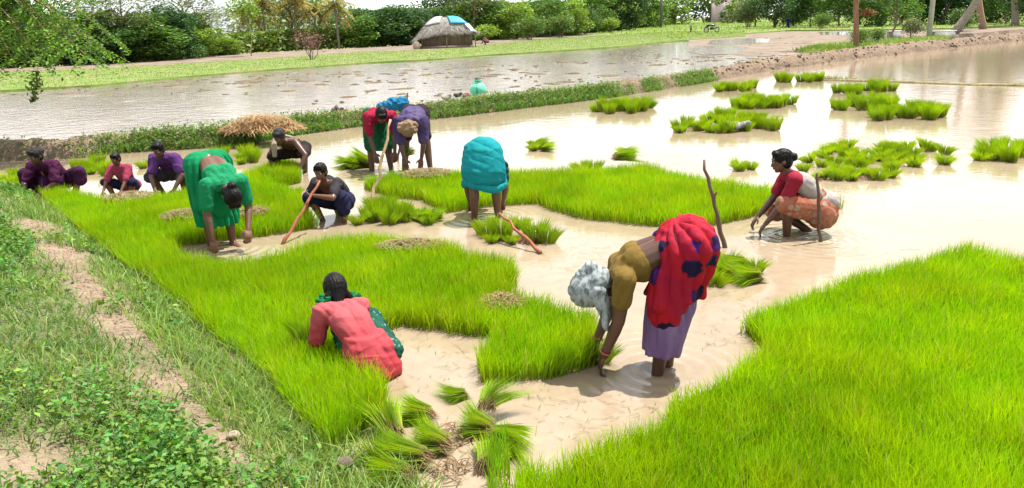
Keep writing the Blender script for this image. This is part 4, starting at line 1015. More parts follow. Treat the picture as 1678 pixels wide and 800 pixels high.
def person(label, px, heading, B, skin=None, voxel=.0095, hair='short', bust=True, curl=(.5, .5), hair_mat=None, zoff=0.0, group='people working in the paddy'):
    g = G(*px); t = thing('person', label, 'person', (g.x, g.y, zoff), R(heading), group)
    S = Soup(); B.torso(S, 0, 0, 3, bust); B.shoulders(S); B.skull(S)
    for i in (0, 1): B.uarm(S, i); B.farm(S, i); B.hand(S, i, curl[i]); B.thigh(S, i); B.shin(S, i); B.foot(S, i)
    me = remesh(S, voxel, 3, .45); me.name = 'body'; obj('body', me, skin or M_SKIN, t)
    k = B.k
    for e in (-1, 1):
        S = Soup(); c = B.hc + B.up * .006 * k + B.fw * .079 * k + B.rt * .030 * k * e; S.ell(c, (B.rt * .014 * k, B.fw * .009 * k, B.up * .008 * k), 10); ey = obj('eye', S.mesh('eye'), M_EYE, t)
        S = Soup(); S.ell(c + B.fw * .006 * k, (B.rt * .0065 * k, B.fw * .005 * k, B.up * .0065 * k), 8); obj('pupil', S.mesh('pupil'), M_PUPIL, ey)
    S = Soup(); S.ell(B.hc - B.up * .062 * k + B.fw * .087 * k, (B.rt * .022 * k, B.fw * .006 * k, B.up * .008 * k), 10); obj('mouth', S.mesh('mouth'), M_LIP, t)
    if hair:
        S = Soup(); hair_prims(B, S, hair == 'bun')
        if hair == 'long':
            S.capsule(B.hc - B.fw * .08 * k, B.neck - B.sd[2] * .03 * k - B.front(2) * .075 * k, .05 * k, .03 * k)
        garment('hair', S, hair_mat or M_HAIR, t, .007, 1, .004, (40, 40, 16), 3, .003, [('dir', tuple(B.rt), .022, .005)])
    return t
def spots(name, base, base2, spot, spot2, scale, thr):
    base, base2, spot, spot2 = [tuple(x * DYE for x in c) for c in (base, base2, spot, spot2)]
    m, nt, b = new_mat(name); vec = objcoord(nt)
    nz = nd(nt, 'ShaderNodeTexNoise', Scale=20, Detail=3); nt.links.new(vec, nz.inputs['Vector'])
    mixv = nd(nt, 'ShaderNodeMixRGB'); mixv.inputs[0].default_value = .055; nt.links.new(vec, mixv.inputs[1]); nt.links.new(nz.outputs['Color'], mixv.inputs[2])
    vo = nd(nt, 'ShaderNodeTexVoronoi', Scale=scale); vo.inputs['Randomness'].default_value = .55; nt.links.new(mixv.outputs[0], vo.inputs['Vector'])
    rr = ramp(nt, vo.outputs['Distance'], [(thr, (0, 0, 0)), (thr + .035, (1, 1, 1))])
    n2 = nd(nt, 'ShaderNodeTexNoise', Scale=7, Detail=4); nt.links.new(vec, n2.inputs['Vector'])
    ra = ramp(nt, n2.outputs['Fac'], [(.35, base), (.65, base2)]); rb = ramp(nt, n2.outputs['Fac'], [(.45, spot), (.6, spot2)])
    mx_ = nd(nt, 'ShaderNodeMixRGB'); nt.links.new(rr.outputs[0], mx_.inputs[0]); nt.links.new(rb.outputs[0], mx_.inputs[1]); nt.links.new(ra.outputs[0], mx_.inputs[2])
    nt.links.new(mx_.outputs[0], b.inputs['Base Color']); b.inputs['Roughness'].default_value = .8; b.inputs['Specular IOR Level'].default_value = .2
    bump(nt, b, 30, .6, dist=.012, vec=objcoord(nt, (1, 1, .55))); return m
def loft(S, rings, n=20, fold=0.0, nf=7, X=(1, 0, 0), seed=0):
    """rings: (x, y, z, rx, ry)"""
    r = arr(rings); ph = seed * 1.3
    def mod(k, th):
        t = np.linspace(0, 1, k)[:, None]; return 1 + fold * t * (np.sin(nf * th + ph)[None] * .6 + np.sin((nf + 4) * th + ph * 2)[None] * .4)
    S.rings(r[:, :3], arr(X)[None] * r[:, 3:4], np.c_[np.zeros(len(r)), r[:, 4], np.zeros(len(r))], n, True, None, mod)

# --- 1. woman in the red sari, bent to the left --------------------------------
C_RED, C_RED2 = (.68, .008, .022), (.52, .006, .05)
B = Body((0, -.11, .755), (98, 114, 126), ((-.06, .03, -.02), (.06, -.05, -.03)), ((-.07, .34, .11), (.13, .37, .12)), head=(128, 112, 0), k=.99, tl=.86, epole=((-.25, -1, 0), (.2, -1, 0)))
t = person('woman in red sari with purple flowers bending over to pull seedlings', (1082, 606), 88, B, M_SKIN, .0065, None, curl=(.9, .9))
M_SARI = spots('red_flower_sari', C_RED, C_RED2, (.015, .005, .06), (.14, .018, .28), 6.6, .36)
S = Soup()
for i in (0, 1): B.thigh(S, i, .045, .95)
S.capsule(B.hip[0] + arr((.01, -.04, .02)), B.hip[1] + arr((-.01, -.04, .02)), .145, .145); S.capsule(B.pel - arr((.06, -.03, -.01)), B.pel + arr((.06, .03, .01)), .118, .118)
loft(S, [(0, -.13, .90, .10, .09), (0, -.13, .86, .16, .145), (0, -.13, .74, .195, .185), (0, -.105, .60, .18, .165), (0, -.085, .54, .17, .15), (0, -.07, .465, .175, .158)], 40, .14, 7, seed=2)
S.capsule(arr((-.12, .02, .62)), arr((-.14, .04, .47)), .055, .065); S.capsule(B.pel + arr((-.05, .02, .0)), B.pel + arr((-.045, .075, -.012)), .118, .108); S.capsule(B.pel + arr((.05, .02, .0)), B.pel + arr((.045, .075, -.012)), .118, .108)
garment('sari', S, M_SARI, t, .007, 3, .006, (13, 13, 3.5), 11, .002, [('ang', (0, -.06), 15, .024)])
S = Soup(); loft(S, [(0, -.065, .55, .14, .13), (0, -.055, .40, .155, .14), (0, -.03, .28, .155, .125), (0, -.01, .125, .145, .11)], 40, .16, 7, seed=4)
garment('petticoat', S, m_cloth('purple_petticoat', (.30, .17, .40), (.40, .26, .50)), t, .007, 3, .004, (16, 16, 3), 12, .002, [('ang', (0, -.03), 20, .020)])
S = Soup(); B.upper(S, .013, 1.0); B.shoulders(S, .012)
for i in (0, 1): B.uarm(S, i, .014, .50)
garment('blouse', S, m_cloth('mustard_blouse', (.33, .215, .05), (.26, .165, .035)), t, .007, 16, .001, (16, 16, 16), 13, .001, [('dir', (.2, 1, .6), .045, .007)])
M_HEADC = m_noise('grey_patterned_cloth', (.035, .045, .047), (.22, .25, .255), 18, .85, 200, .3, c3=(.31, .34, .345), spec=.15, dist=.003, stretch=(1, 2.4, 1))
S = Soup(); k = B.k; c = B.hc; u, f, r2 = B.up, B.fw, B.rt
S.ell(c + u * .03 - f * .02, (r2 * .098, f * .108, u * .105), 18); S.ell(c - u * .05 - f * .05, (r2 * .092, f * .075, u * .09), 16)
S.capsule(c - f * .09 + u * .02, c - f * .13 - u * .04, .055, .045)
S.capsule(c - r2 * .075 - u * .03, c - r2 * .10 - u * .05 + arr((0, -.02, -.14)), .05, .028); S.capsule(c - r2 * .09 + arr((0, -.05, -.03)), c - r2 * .11 + arr((0, -.07, -.19)), .042, .018)
garment('head_cloth', S, M_HEADC, t, .006, 2, .004, (20, 20, 20), 14, .002, [('dir', (.3, 1, .7), .036, .012)])
for i in (0, 1):
    S = Soup(); d = B.wri[i] - B.elb[i]; d /= np.linalg.norm(d); c = B.wri[i] - d * .03; a_ = np.cross(d, (0, 0, 1.)); a_ /= np.linalg.norm(a_); b_ = np.cross(d, a_)
    th = np.linspace(0, 2 * np.pi, 17)[:-1]; p = c + (np.cos(th)[:, None] * a_ + np.sin(th)[:, None] * b_) * .033; S.tube(np.r_[p, p[:1]], .005, 6); obj('bangle', S.mesh('bangle'), m_noise('bangle', (.3, .05, .05), (.35, .08, .05), 5, .3, 5, 0), t)
P_RED = t
# --- 2. girl in the pink shirt, squatting, back to the camera ------------------
B = Body((.02, -.16, .17), (30, 46, 54), ((-.11, .03, -.01), (.13, .03, -.01)), ((-.30, .30, .17), (.0, .42, .2)), head=(52, 34, 12), k=.86, kpole=((-.1, 1, .5), (.12, 1, .35)), epole=((-.25, -.4, -1), (.3, -.3, -1)), side=-.33)
t = person('girl in faded pink shirt squatting with her back to the camera', (594, 600), 24, B, M_SKIN, .0075, None); t.scale = (.84,) * 3
m, nt, b = new_mat('faded_pink_shirt'); vec = objcoord(nt)
n0 = nd(nt, 'ShaderNodeTexNoise', Scale=5, Detail=5); nt.links.new(vec, n0.inputs['Vector'])
sp = nd(nt, 'ShaderNodeSeparateXYZ'); nt.links.new(vec, sp.inputs[0])
ma = nd(nt, 'ShaderNodeMath', operation='MULTIPLY_ADD'); ma.inputs[1].default_value = 1.5; nt.links.new(sp.outputs['Z'], ma.inputs[0])
m2 = nd(nt, 'ShaderNodeMath', operation='MULTIPLY'); m2.inputs[1].default_value = .45; nt.links.new(n0.outputs['Fac'], m2.inputs[0]); nt.links.new(m2.outputs[0], ma.inputs[2])
rr = ramp(nt, ma.outputs[0], [(.40, (.27, .011, .020)), (.68, (.29, .026, .036)), (.9, (.31, .050, .060))]); nt.links.new(rr.outputs[0], b.inputs['Base Color']); b.inputs['Roughness'].default_value = .85
bump(nt, b, 24, .35, dist=.012, vec=objcoord(nt, (.55, .55, 1.3))); M_PINK = m
S = Soup(); B.torso(S, .022, 0, 3, False); B.shoulders(S, .02)
for i in (0, 1): B.uarm(S, i, .026, .85)
loft(S, [(.0, -.11, .30, .15, .13), (.02, -.17, .17, .19, .16), (.03, -.20, .06, .21, .17), (.03, -.20, .01, .21, .17)], 24, .05, 6, seed=3)
garment('shirt', S, M_PINK, t, .007, 3, .004, (5, 5, 14), 21, .002, [('dir', (.85, .2, .42), .058, .014)])
S = Soup(); a_ = B.neck + arr((0, -.01, .0)); 
th = np.linspace(0, 2 * np.pi, 13); p = a_ + np.c_[np.cos(th) * .062, np.sin(th) * .06, .012 * np.sin(th) + .01]; S.tube(p, .016, 6, None, 1.4); obj('collar', S.mesh('collar'), M_PINK, t)
M_GRSK = spots('dark_green_print', (.006, .10, .065), (.010, .14, .09), (.25, .45, .38), (.10, .30, .22), 26, .22)
S = Soup()
for i in (0, 1): B.thigh(S, i, .035); B.shin(S, i, .03)
S.capsule(B.knee[1], B.knee[1] + arr((.05, -.16, -.16)), .07, .085); S.capsule(B.knee[1] + arr((.02, -.1, -.1)), B.hip[1] + arr((.08, .0, -.02)), .08, .09)
garment('skirt', S, M_GRSK, t, .010, 4, 0.0105, (12, 12, 5), 22, .002, [('dir', (.6, .5, .8), .06, .013)])
S = Soup(); hair_prims(B, S, False); k = B.k; c = B.hc; u, f, r2 = B.up, B.fw, B.rt
S.ell(c - f * .03 + u * .01, (r2 * .086, f * .094, u * .108), 16); S.capsule(c - f * .05, B.neck - B.front(2) * .02 + u * .02, .07, .045)
for e in (-1, 1): S.capsule(c - f * .05 + r2 * .05 * e - u * .05, c + r2 * .105 * e - u * .10 - f * .03, .035, .024); S.capsule(c + r2 * .105 * e - u * .10 - f * .03, c + r2 * .115 * e - u * .15 - f * .04, .024, .016)
garment('hair', S, M_HAIR, t, .006, 1, .002, (60, 60, 10), 23, .002, [('dir', tuple(r2), .018, .006)])
M_RIB = m_cloth('green_ribbon', (.004, .22, .07), (.008, .32, .11))
for e in (-1, 1):
    S = Soup(); cc = c + r2 * .118 * e - u * .105 - f * .04
    for d_ in ((.034, .0, .02), (-.03, 0, .018), (.02, .02, -.03), (-.02, -.02, -.026), (0, .03, .03)): S.capsule(cc, cc + arr(d_) * 1.15, .010, .019, 8)
    garment('ribbon', S, M_RIB, t, .006, 1, .006, (50, 50, 50), 24 + e)
P_GIRL = t; B_GIRL = B
# --- 3. woman in the green sari, bent towards the camera ------------------------
B = Body((0, -.12, .79), (88, 112, 126), ((-.10, .0, -.03), (.12, .02, -.03)), ((-.12, .40, .22), (.20, .36, .10)), head=(126, 108, 0), k=.97, epole=((-.6, -.8, .1), (.7, -.7, .1)), twist=0, side=.02)
t = person('woman in bright green sari bending towards the camera among the seedlings', (366, 404), 218, B, M_SKIN2, .0085, 'bun', curl=(.9, .9))
M_GRN = m_cloth('green_sari_cloth', (.004, .30, .095), (.008, .40, .15), 5)
S = Soup()
for i in (0, 1): B.thigh(S, i, .05)
S.capsule(B.hip[0] + arr((0, -.04, .0)), B.hip[1] + arr((0, -.04, .0)), .13, .13)
loft(S, [(0, -.16, .88, .13, .08), (0, -.16, .82, .19, .15), (0, -.14, .72, .215, .19), (0, -.12, .56, .215, .19), (0, -.09, .40, .205, .18), (0, -.065, .30, .20, .175), (0, -.055, .22, .19, .17)], 40, .14, 8, seed=5)
garment('sari', S, M_GRN, t, .008, 3, .006, (14, 14, 3), 31, .002, [('ang', (0, -.1), 20, .024)])
S = Soup(); B.upper(S, .014, 1.0); B.shoulders(S, .014)
for i in (0, 1): B.uarm(S, i, .018, .72)
garment('blouse', S, m_cloth('green_blouse', (.010, .34, .12), (.03, .42, .19), 5), t, .008, 4, .003, (16, 16, 16), 32, .002, [('dir', (.7, .7, .2), .05, .010)])
S = Soup(); S.tube([B.chest + arr((-.05, .07, -.06)), B.pel + arr((-.04, .22, -.16)), B.pel + arr((0, .20, -.34)), B.pel + arr((.02, .1, -.50))], [.06, .09, .11, .10], 12)
garment('sari_pleats', S, M_GRN, t, .010, 4, 0.0090, (12, 12, 4), 33)
# --- 4. worker in the teal skirt, bent away -------------------------------------
B = Body((0, -.05, .72), (98, 125, 140), ((-.125, -.03, -.03), (.125, .02, -.03)), ((-.22, .34, .08), (.14, .38, .08)), head=(140, 140, 0), k=.93, twist=0)
t = person('worker bent double in a teal skirt, seen from behind', (797, 358), -6, B, M_SKIN2, .0085, 'short', curl=(.9, .9))
M_TEAL = m_cloth('teal_skirt_cloth', (.008, .36, .42), (.015, .46, .50), 5)
S = Soup(); S.capsule(B.pel + arr((-.04, .05, .0)), B.waist + arr((-.03, 0, 0)), .12, .11); S.capsule(B.pel + arr((.04, .05, .0)), B.waist + arr((.03, 0, 0)), .12, .11)
for i in (0, 1): B.thigh(S, i, .05, .5)
loft(S, [(0, -.03, .875, .05, .045), (0, -.035, .855, .105, .10), (0, -.04, .82, .152, .14), (0, -.05, .765, .19, .178), (0, -.065, .67, .218, .20), (0, -.085, .55, .232, .22), (0, -.07, .44, .228, .22), (0, -.05, .40, .21, .205)], 36, .05, 7, seed=6)
garment('skirt', S, M_TEAL, t, .008, 3, .005, (5, 5, 11), 41, .002, [('dir', (.42, .2, 1), .078, .013)])
S = Soup(); th = np.linspace(0, 2 * np.pi, 25); p = np.c_[np.cos(th) * .217, -.05 + np.sin(th) * .208, .385 - .045 * np.cos(th * 1) * 0 + .03 * np.sin(th * 2)]; S.tube(p, .028, 8, None, 1.5)
garment('hem', S, M_TEAL, t, .009, 2, .006, (14, 14, 14), 42)
S = Soup(); B.torso(S, .014, 2, 3); B.shoulders(S, .014)
for i in (0, 1): B.uarm(S, i, .016, .6)
garment('blouse', S, m_cloth('dark_teal_blouse', (.01, .10, .12)), t, .010, 4, 0.0067, (12, 12, 12), 43, .002, [('dir', (-.6, .5, .8), .06, .013)])
# --- 5. crouching woman on the right, seen from her left side -------------------
B = Body((0, -.18, .25), (30, 46, 56), ((-.09, .13, -.03), (.12, -.14, -.01)), ((-.10, .36, .08), (.08, .40, .09)), head=(36, 12, 0), k=.92, kpole=((-.25, 1, .45), (.25, 1, .3)), epole=((-.2, -.4, -1), (.2, -.4, -1)))
t = person('crouching woman in red blouse and orange floral skirt at the seedling edge', (1308, 383), 86, B, M_SKIN, .0085, 'bun', curl=(.6, .6))
S = Soup(); B.upper(S, .015, .35); B.shoulders(S, .014)
for i in (0, 1): B.uarm(S, i, .018, .72)
garment('blouse', S, m_cloth('crimson_blouse', (.40, .018, .050), (.48, .035, .075)), t, .008, 4, .003, (9, 9, 16), 51, .002, [('dir', (0, .5, 1), .05, .009)])
M_FLOR = spots('orange_floral_skirt', (.52, .13, .055), (.60, .26, .16), (.55, .42, .30), (.28, .20, .12), 13, .33)
S = Soup(); B.torso(S, .03, 0, 0)
for i in (0, 1): B.thigh(S, i, .04, 1.02)
S.capsule(B.hip[0] + arr((0, -.02, -.02)), B.knee[0] + arr((0, -.06, -.05)), .12, .075); S.capsule(B.hip[0] + arr((0, .0, -.04)), B.hip[1] + arr((0, .0, -.04)), .15, .15)
garment('skirt', S, M_FLOR, t, .007, 3, .004, (12, 12, 7), 52, .002, [('dir', (.2, 1, .5), .055, .014)])
S = Soup(); B.torso(S, .024, 1, 2); S.capsule(B.pel + arr((-.09, -.07, .07)), B.pel + arr((.09, -.07, .07)), .085, .085); S.capsule(B.waist + arr((-.07, -.05, -.04)), B.waist + arr((.07, -.05, -.04)), .08, .08)
garment('waist_cloth', S, m_cloth('white_waist_cloth', (.68, .64, .60), (.58, .52, .48)), t, .009, 4, .007, (12, 12, 12), 53)
# --- 6. crouching boy with the dark vest and the stick --------------------------
B = Body((.02, -.18, .17), (34, 46, 54), ((-.16, .06, -.02), (.12, .02, -.02)), ((.02, .30, .34), (.28, .14, .04)), head=(34, 14, 10), k=.80, kpole=((-.45, 1, .5), (.5, 1, .35)), epole=((-.8, .5, -.5), (1, -.3, 0)))
t = person('boy in open dark grey shirt crouching beside a slanted stick', (548, 362), 160, B, M_SKIN2, .009, 'short', False, curl=(1.2, .4))
M_GREY = m_cloth('dark_grey_shirt', (.050, .045, .055), (.075, .07, .085))
S = Soup()
for e in (-1, 1): S.capsule(B.waist + B.X * .065 * e - B.front(1) * .02, B.chest + B.Xs * .085 * e - B.front(1) * .02, .082, .085); S.capsule(B.chest + B.Xs * .085 * e - B.front(1) * .02, B.sh[(e + 1) // 2] - B.front(2) * .01, .085, .06)
S.capsule(B.waist - B.front(1) * .04, B.neck - B.front(2) * .035 - B.sd[2] * .06, .09, .07)
for i in (0, 1): B.uarm(S, i, .018, .7)
garment('shirt', S, M_GREY, t, .010, 4, 0.0083, (10, 10, 10), 61, .002, [('dir', (-.6, .5, .8), .06, .013)])
M_NAVY = m_cloth('navy_cloth', (.020, .022, .075), (.035, .035, .10))
S = Soup(); B.torso(S, .022, 0, 0)
for i in (0, 1): B.thigh(S, i, .03, 1.0)
S.capsule(B.knee[0], B.knee[0] + arr((0, -.02, -.14)), .075, .08)
garment('lower_garment', S, M_NAVY, t, .010, 4, 0.0097, (10, 10, 8), 62, .002, [('dir', (.6, .5, .8), .06, .013)])
P_BOY, B_BOY = t, B
# --- 7. bare chested man stooping at the back -----------------------------------
B = Body((.04, -.16, .28), (50, 68, 76), ((-.14, .05, -.05), (.16, .0, -.05)), ((-.24, .42, .10), (.24, .20, .02)), head=(64, 36, 0), k=.95, kpole=((-.5, 1, .4), (.6, 1, .3)), epole=((-.7, -.3, .3), (1, -.3, .2)))
t = person('bare chested man stooping in the water with a cream cloth over his shoulder', (488, 281), 168, B, M_SKIN, .010, 'short', False, hair_mat=m_noise('greying_hair', (.008, .008, .008), (.03, .03, .031), 30, .6, 150, .5, spec=.15))
S = Soup(); s_ = B.sh[1]; S.tube([B.waist - B.front(1) * .12 + arr((.04, 0, 0)), B.chest - B.front(2) * .10 + arr((.09, 0, 0)), s_ + arr((-.02, 0, .06)), s_ + arr((-.03, .09, -.02)), s_ + arr((-.04, .12, -.2))], [.045, .05, .05, .045, .035], 9, None, .5)
garment('shoulder_cloth', S, m_cloth('cream_cloth', (.55, .46, .33), (.45, .37, .26)), t, .010, 2, .007, (14, 14, 14), 71)
S = Soup(); B.torso(S, .022, 0, 0)
for i in (0, 1): B.thigh(S, i, .025, .95)
garment('loincloth', S, m_cloth('dark_loincloth', (.04, .028, .025), (.07, .05, .045)), t, .010, 4, 0.0097, (10, 10, 10), 72)
# --- 8. worker in red shirt and green lungi -------------------------------------
B = Body((.03, -.14, .74), (66, 84, 92), ((-.12, .02, -.05), (.16, -.02, -.05)), ((-.14, .34, .28), (.14, .36, .30)), head=(86, 62, 0), k=.98, epole=((-.8, -.6, .1), (.8, -.6, .1)))
t = person('worker in red shirt and dark green lungi stooping beside the purple clad one', (628, 280), 196, B, M_SKIN, .010, 'short', False)
S = Soup(); B.torso(S, .022, 2, 3, False); B.shoulders(S, .02); S.capsule(B.waist - B.X * .05, B.waist + B.X * .05, .11, .11)
for i in (0, 1): B.uarm(S, i, .024, .75)
garment('shirt', S, m_cloth('crimson_shirt', (.46, .012, .055), (.56, .03, .09)), t, .010, 4, 0.0105, (9, 9, 9), 81, .002, [('dir', (-.6, .5, .8), .06, .013)])
S = Soup(); B.torso(S, .025, 0, 0)
for i in (0, 1): B.thigh(S, i, .03, 1.0)
loft(S, [(.03, -.13, .76, .17, .15), (.02, -.10, .58, .175, .15), (.02, -.07, .42, .18, .15), (.02, -.05, .30, .18, .15)], 22, .08, 6, seed=8)
garment('lungi', S, m_cloth('dark_green_lungi', (.012, .14, .055), (.02, .20, .08)), t, .010, 4, 0.0120, (10, 10, 3), 82, .002, [('dir', (.6, .5, .8), .06, .013)])
# --- 9. purple shirt, tan head cloth --------------------------------------------
B = Body((0, -.16, .78), (78, 100, 110), ((-.20, .02, -.05), (.20, .0, -.05)), ((-.12, .32, .16), (.10, .34, .18)), head=(112, 98, 0), k=1.0, epole=((-1, -.4, .1), (1, -.4, .1)))
t = person('worker in purple shirt with tan cloth tied round the head, stooping', (684, 281), 176, B, M_SKIN, .010, None, False)
S = Soup(); B.torso(S, .03, 1, 3, False); B.shoulders(S, .03)
for i in (0, 1): B.uarm(S, i, .036, .9)
garment('shirt', S, m_noise('purple_shirt', (.024, .016, .085), (.075, .055, .12), 4, .85, 300, .2, spec=.2, dist=.002), t, .010, 4, 0.0128, (8, 8, 8), 91, .002, [('dir', (-.6, .5, .8), .06, .013)])
S = Soup(); B.torso(S, .022, 0, 0)
for i in (0, 1): B.thigh(S, i, .022, .75)
garment('shorts', S, m_cloth('dark_shorts', (.05, .035, .04), (.08, .05, .06)), t, .010, 4, 0.0097, (10, 10, 10), 92)
S = Soup(); c = B.hc; u, f, r2 = B.up, B.fw, B.rt
S.ell(c + u * .03 - f * .015, (r2 * .105, f * .115, u * .10), 18); S.capsule(c + u * .06 - r2 * .08, c + u * .06 + r2 * .08 - f * .02, .055, .055); S.capsule(c + u * .01 + r2 * .09 - f * .05, c + u * .02 - r2 * .09 - f * .05, .05, .05)
garment('head_cloth', S, m_cloth('tan_head_cloth', (.50, .34, .20), (.38, .25, .14)), t, .009, 2, .012, (18, 18, 18), 93)
# --- 11. woman in dark purple, squatting at the far left -------------------------
B = Body((-.02, -.18, .18), (38, 52, 60), ((-.30, .02, -.02), (.20, .02, -.02)), ((-.06, .34, .10), (.12, .36, .08)), head=(46, 22, -10), k=.88, kpole=((-1.0, .5, .6), (.8, .8, .5)), epole=((-1, -.2, -.3), (1, -.2, -.3)))
t = person('woman in dark purple sari squatting at the left end of the seedling bed', (88, 322), 176, B, M_SKIN, .010, 'bun', hair_mat=m_noise('grey_black_hair', (.006, .006, .006), (.022, .02, .02), 30, .6, 150, .5, spec=.15))
M_PURP = m_cloth('dark_purple_sari', (.060, .012, .058), (.10, .025, .095), 5)
S = Soup(); B.torso(S, .02, 0, 3); B.shoulders(S, .02)
for i in (0, 1): B.uarm(S, i, .024, .8)
garment('blouse', S, m_cloth('plum_blouse', (.085, .012, .060), (.13, .025, .09), 5), t, .010, 4, 0.0105, (9, 9, 9), 111, .002, [('dir', (-.6, .5, .8), .06, .013)])
S = Soup()
for i in (0, 1): B.thigh(S, i, .04)
S.capsule(B.knee[1], B.knee[1] + arr((.0, -.03, -.2)), .085, .10); S.capsule(B.knee[0], B.knee[0] + arr((-.0, 0, -.1)), .085, .08)
S.tube([B.hip[0] + arr((0, .08, .02)), arr((-.02, .14, .18)), B.hip[1] + arr((.05, .10, .02))], [.11, .12, .11], 10)
garment('sari', S, M_PURP, t, .011, 4, .010, (9, 9, 6), 112)
S = Soup(); S.tube([B.sh[1] + arr((-.08, .02, .05)), B.chest + B.front(1) * .13 + arr((.03, 0, 0)), B.waist + B.front(0) * .15 + arr((-.07, 0, 0))], [.012, .012, .012], 6)
obj('necklace', S.mesh('necklace'), m_cloth('orange_string', (.45, .20, .08)), t)
# --- 12. small child in pink -----------------------------------------------------
B = Body((0, -.12, .13), (20, 30, 36), ((-.10, .05, -.02), (.10, .05, -.02)), ((-.12, .26, .12), (.12, .26, .12)), head=(26, 16, 0), k=.66, kpole=((-.6, 1, .5), (.6, 1, .5)), epole=((-1, -.2, -.4), (1, -.2, -.4)))
t = person('small child in pink shirt crouching between the two purple clad people', (206, 324), 172, B, M_SKIN2, .009, 'short', False)
S = Soup(); B.torso(S, .018, 0, 3, False); B.shoulders(S, .016)
for i in (0, 1): B.uarm(S, i, .02, .9)
garment('shirt', S, m_cloth('rose_shirt', (.46, .055, .12), (.55, .12, .19)), t, .009, 4, .006, (12, 12, 12), 121)
S = Soup()
for i in (0, 1): B.thigh(S, i, .02)
garment('shorts', S, M_NAVY, t, .010, 4, 0.0067, (12, 12, 12), 122)
# --- 13. youth in violet ---------------------------------------------------------
B = Body((.04, -.20, .28), (44, 56, 62), ((-.12, .02, -.03), (.16, .0, -.03)), ((-.13, .30, .14), (.10, .32, .14)), head=(48, 24, 8), k=.86, kpole=((-.4, 1, .4), (.6, 1, .35)), epole=((-1, -.3, -.1), (1, -.3, -.1)))
t = person('youth in violet shirt leaning on both arms left of the woman in green', (292, 322), 172, B, M_SKIN, .0095, 'short', False)
S = Soup(); B.torso(S, .022, 0, 3, False); B.shoulders(S, .02)
for i in (0, 1): B.uarm(S, i, .024, .7)
garment('shirt', S, m_cloth('violet_shirt', (.12, .028, .20), (.19, .07, .29)), t, .010, 4, 0.0105, (9, 9, 9), 131, .002, [('dir', (-.6, .5, .8), .06, .013)])
S = Soup(); B.torso(S, .025, 0, 0)
for i in (0, 1): B.thigh(S, i, .03)
garment('skirt', S, m_cloth('grey_skirt', (.08, .075, .09), (.12, .11, .13)), t, .010, 4, 0.0105, (9, 9, 9), 132, .002, [('dir', (.6, .5, .8), .06, .013)])
# --- far people --------------------------------------------------------------------
B = Body((0, -.02, .82), (3, 4, 5), ((-.08, 0, .05), (.08, .02, .05)), ((-.24, .05, .80), (.24, .05, .80)), head=(6, 4, 0), k=1.0)
t = person('distant standing person in dark blue beside the big shade tree', (1291, 47), 170, B, M_SKIN, .02, 'short', True, zoff=.05, group='people in the distance')
M_BLUE = m_cloth('deep_blue_cloth', (.018, .022, .14), (.03, .035, .20))
S = Soup(); B.torso(S, .03, 0, 3); B.shoulders(S, .03)
for i in (0, 1): B.uarm(S, i, .03, 1)
loft(S, [(0, -.02, 1.0, .16, .14), (0, -.02, .7, .22, .19), (0, -.01, .1, .28, .25)], 18, .1, 6)
garment('dress', S, M_BLUE, t, .025, 3, .01, (8, 8, 3), 141)
B = Body((0, -.18, .25), (30, 45, 55), ((-.12, .03, .06), (.12, .03, .06)), ((-.15, .38, .12), (.15, .38, .12)), head=(40, 30, 0), k=1.0, kpole=((-.5, 1, .4), (.5, 1, .4)))
t = person('distant person crouching on the grass right of the thatched hut', (796, 74), 80, B, M_SKIN, .02, 'short', True, zoff=.05, group='people in the distance')
S = Soup(); B.torso(S, .04, 0, 3); B.shoulders(S, .04)
for i in (0, 1): B.uarm(S, i, .03, 1); B.thigh(S, i, .04)
garment('dress', S, m_cloth('dull_rose_cloth', (.22, .11, .11), (.30, .16, .15)), t, .025, 3, .01, (8, 8, 8), 142)
# ================================================================== props
for key, sd in (('A', 501), ('B', 502), ('C', 503), ('D', 504)): build_bed(key, sd)
# stray rooted seedlings at the lower edge
r = np.random.default_rng(61); p = scatter(bed_poly([(798, 740), (832, 735), (836, 800), (838, 900), (800, 900)]), 170, r); n = len(p)
s = Soup(); v, q_, t_, c_ = blades(np.c_[p, np.zeros(n)], .15 + .08 * r.random(n), .006 + .002 * r.random(n), .3 * r.random(n), jit((.26, .30, .05), n, r), jit((.15, .38, .008), n, r), 6); s.add(v, q_, t_, c_)
tag(obj('stray_seedlings', s.mesh('stray_seedlings', False), M_RICE), 'thin row of stray rooted seedlings at the bottom edge', 'seedlings', None, 'stuff')

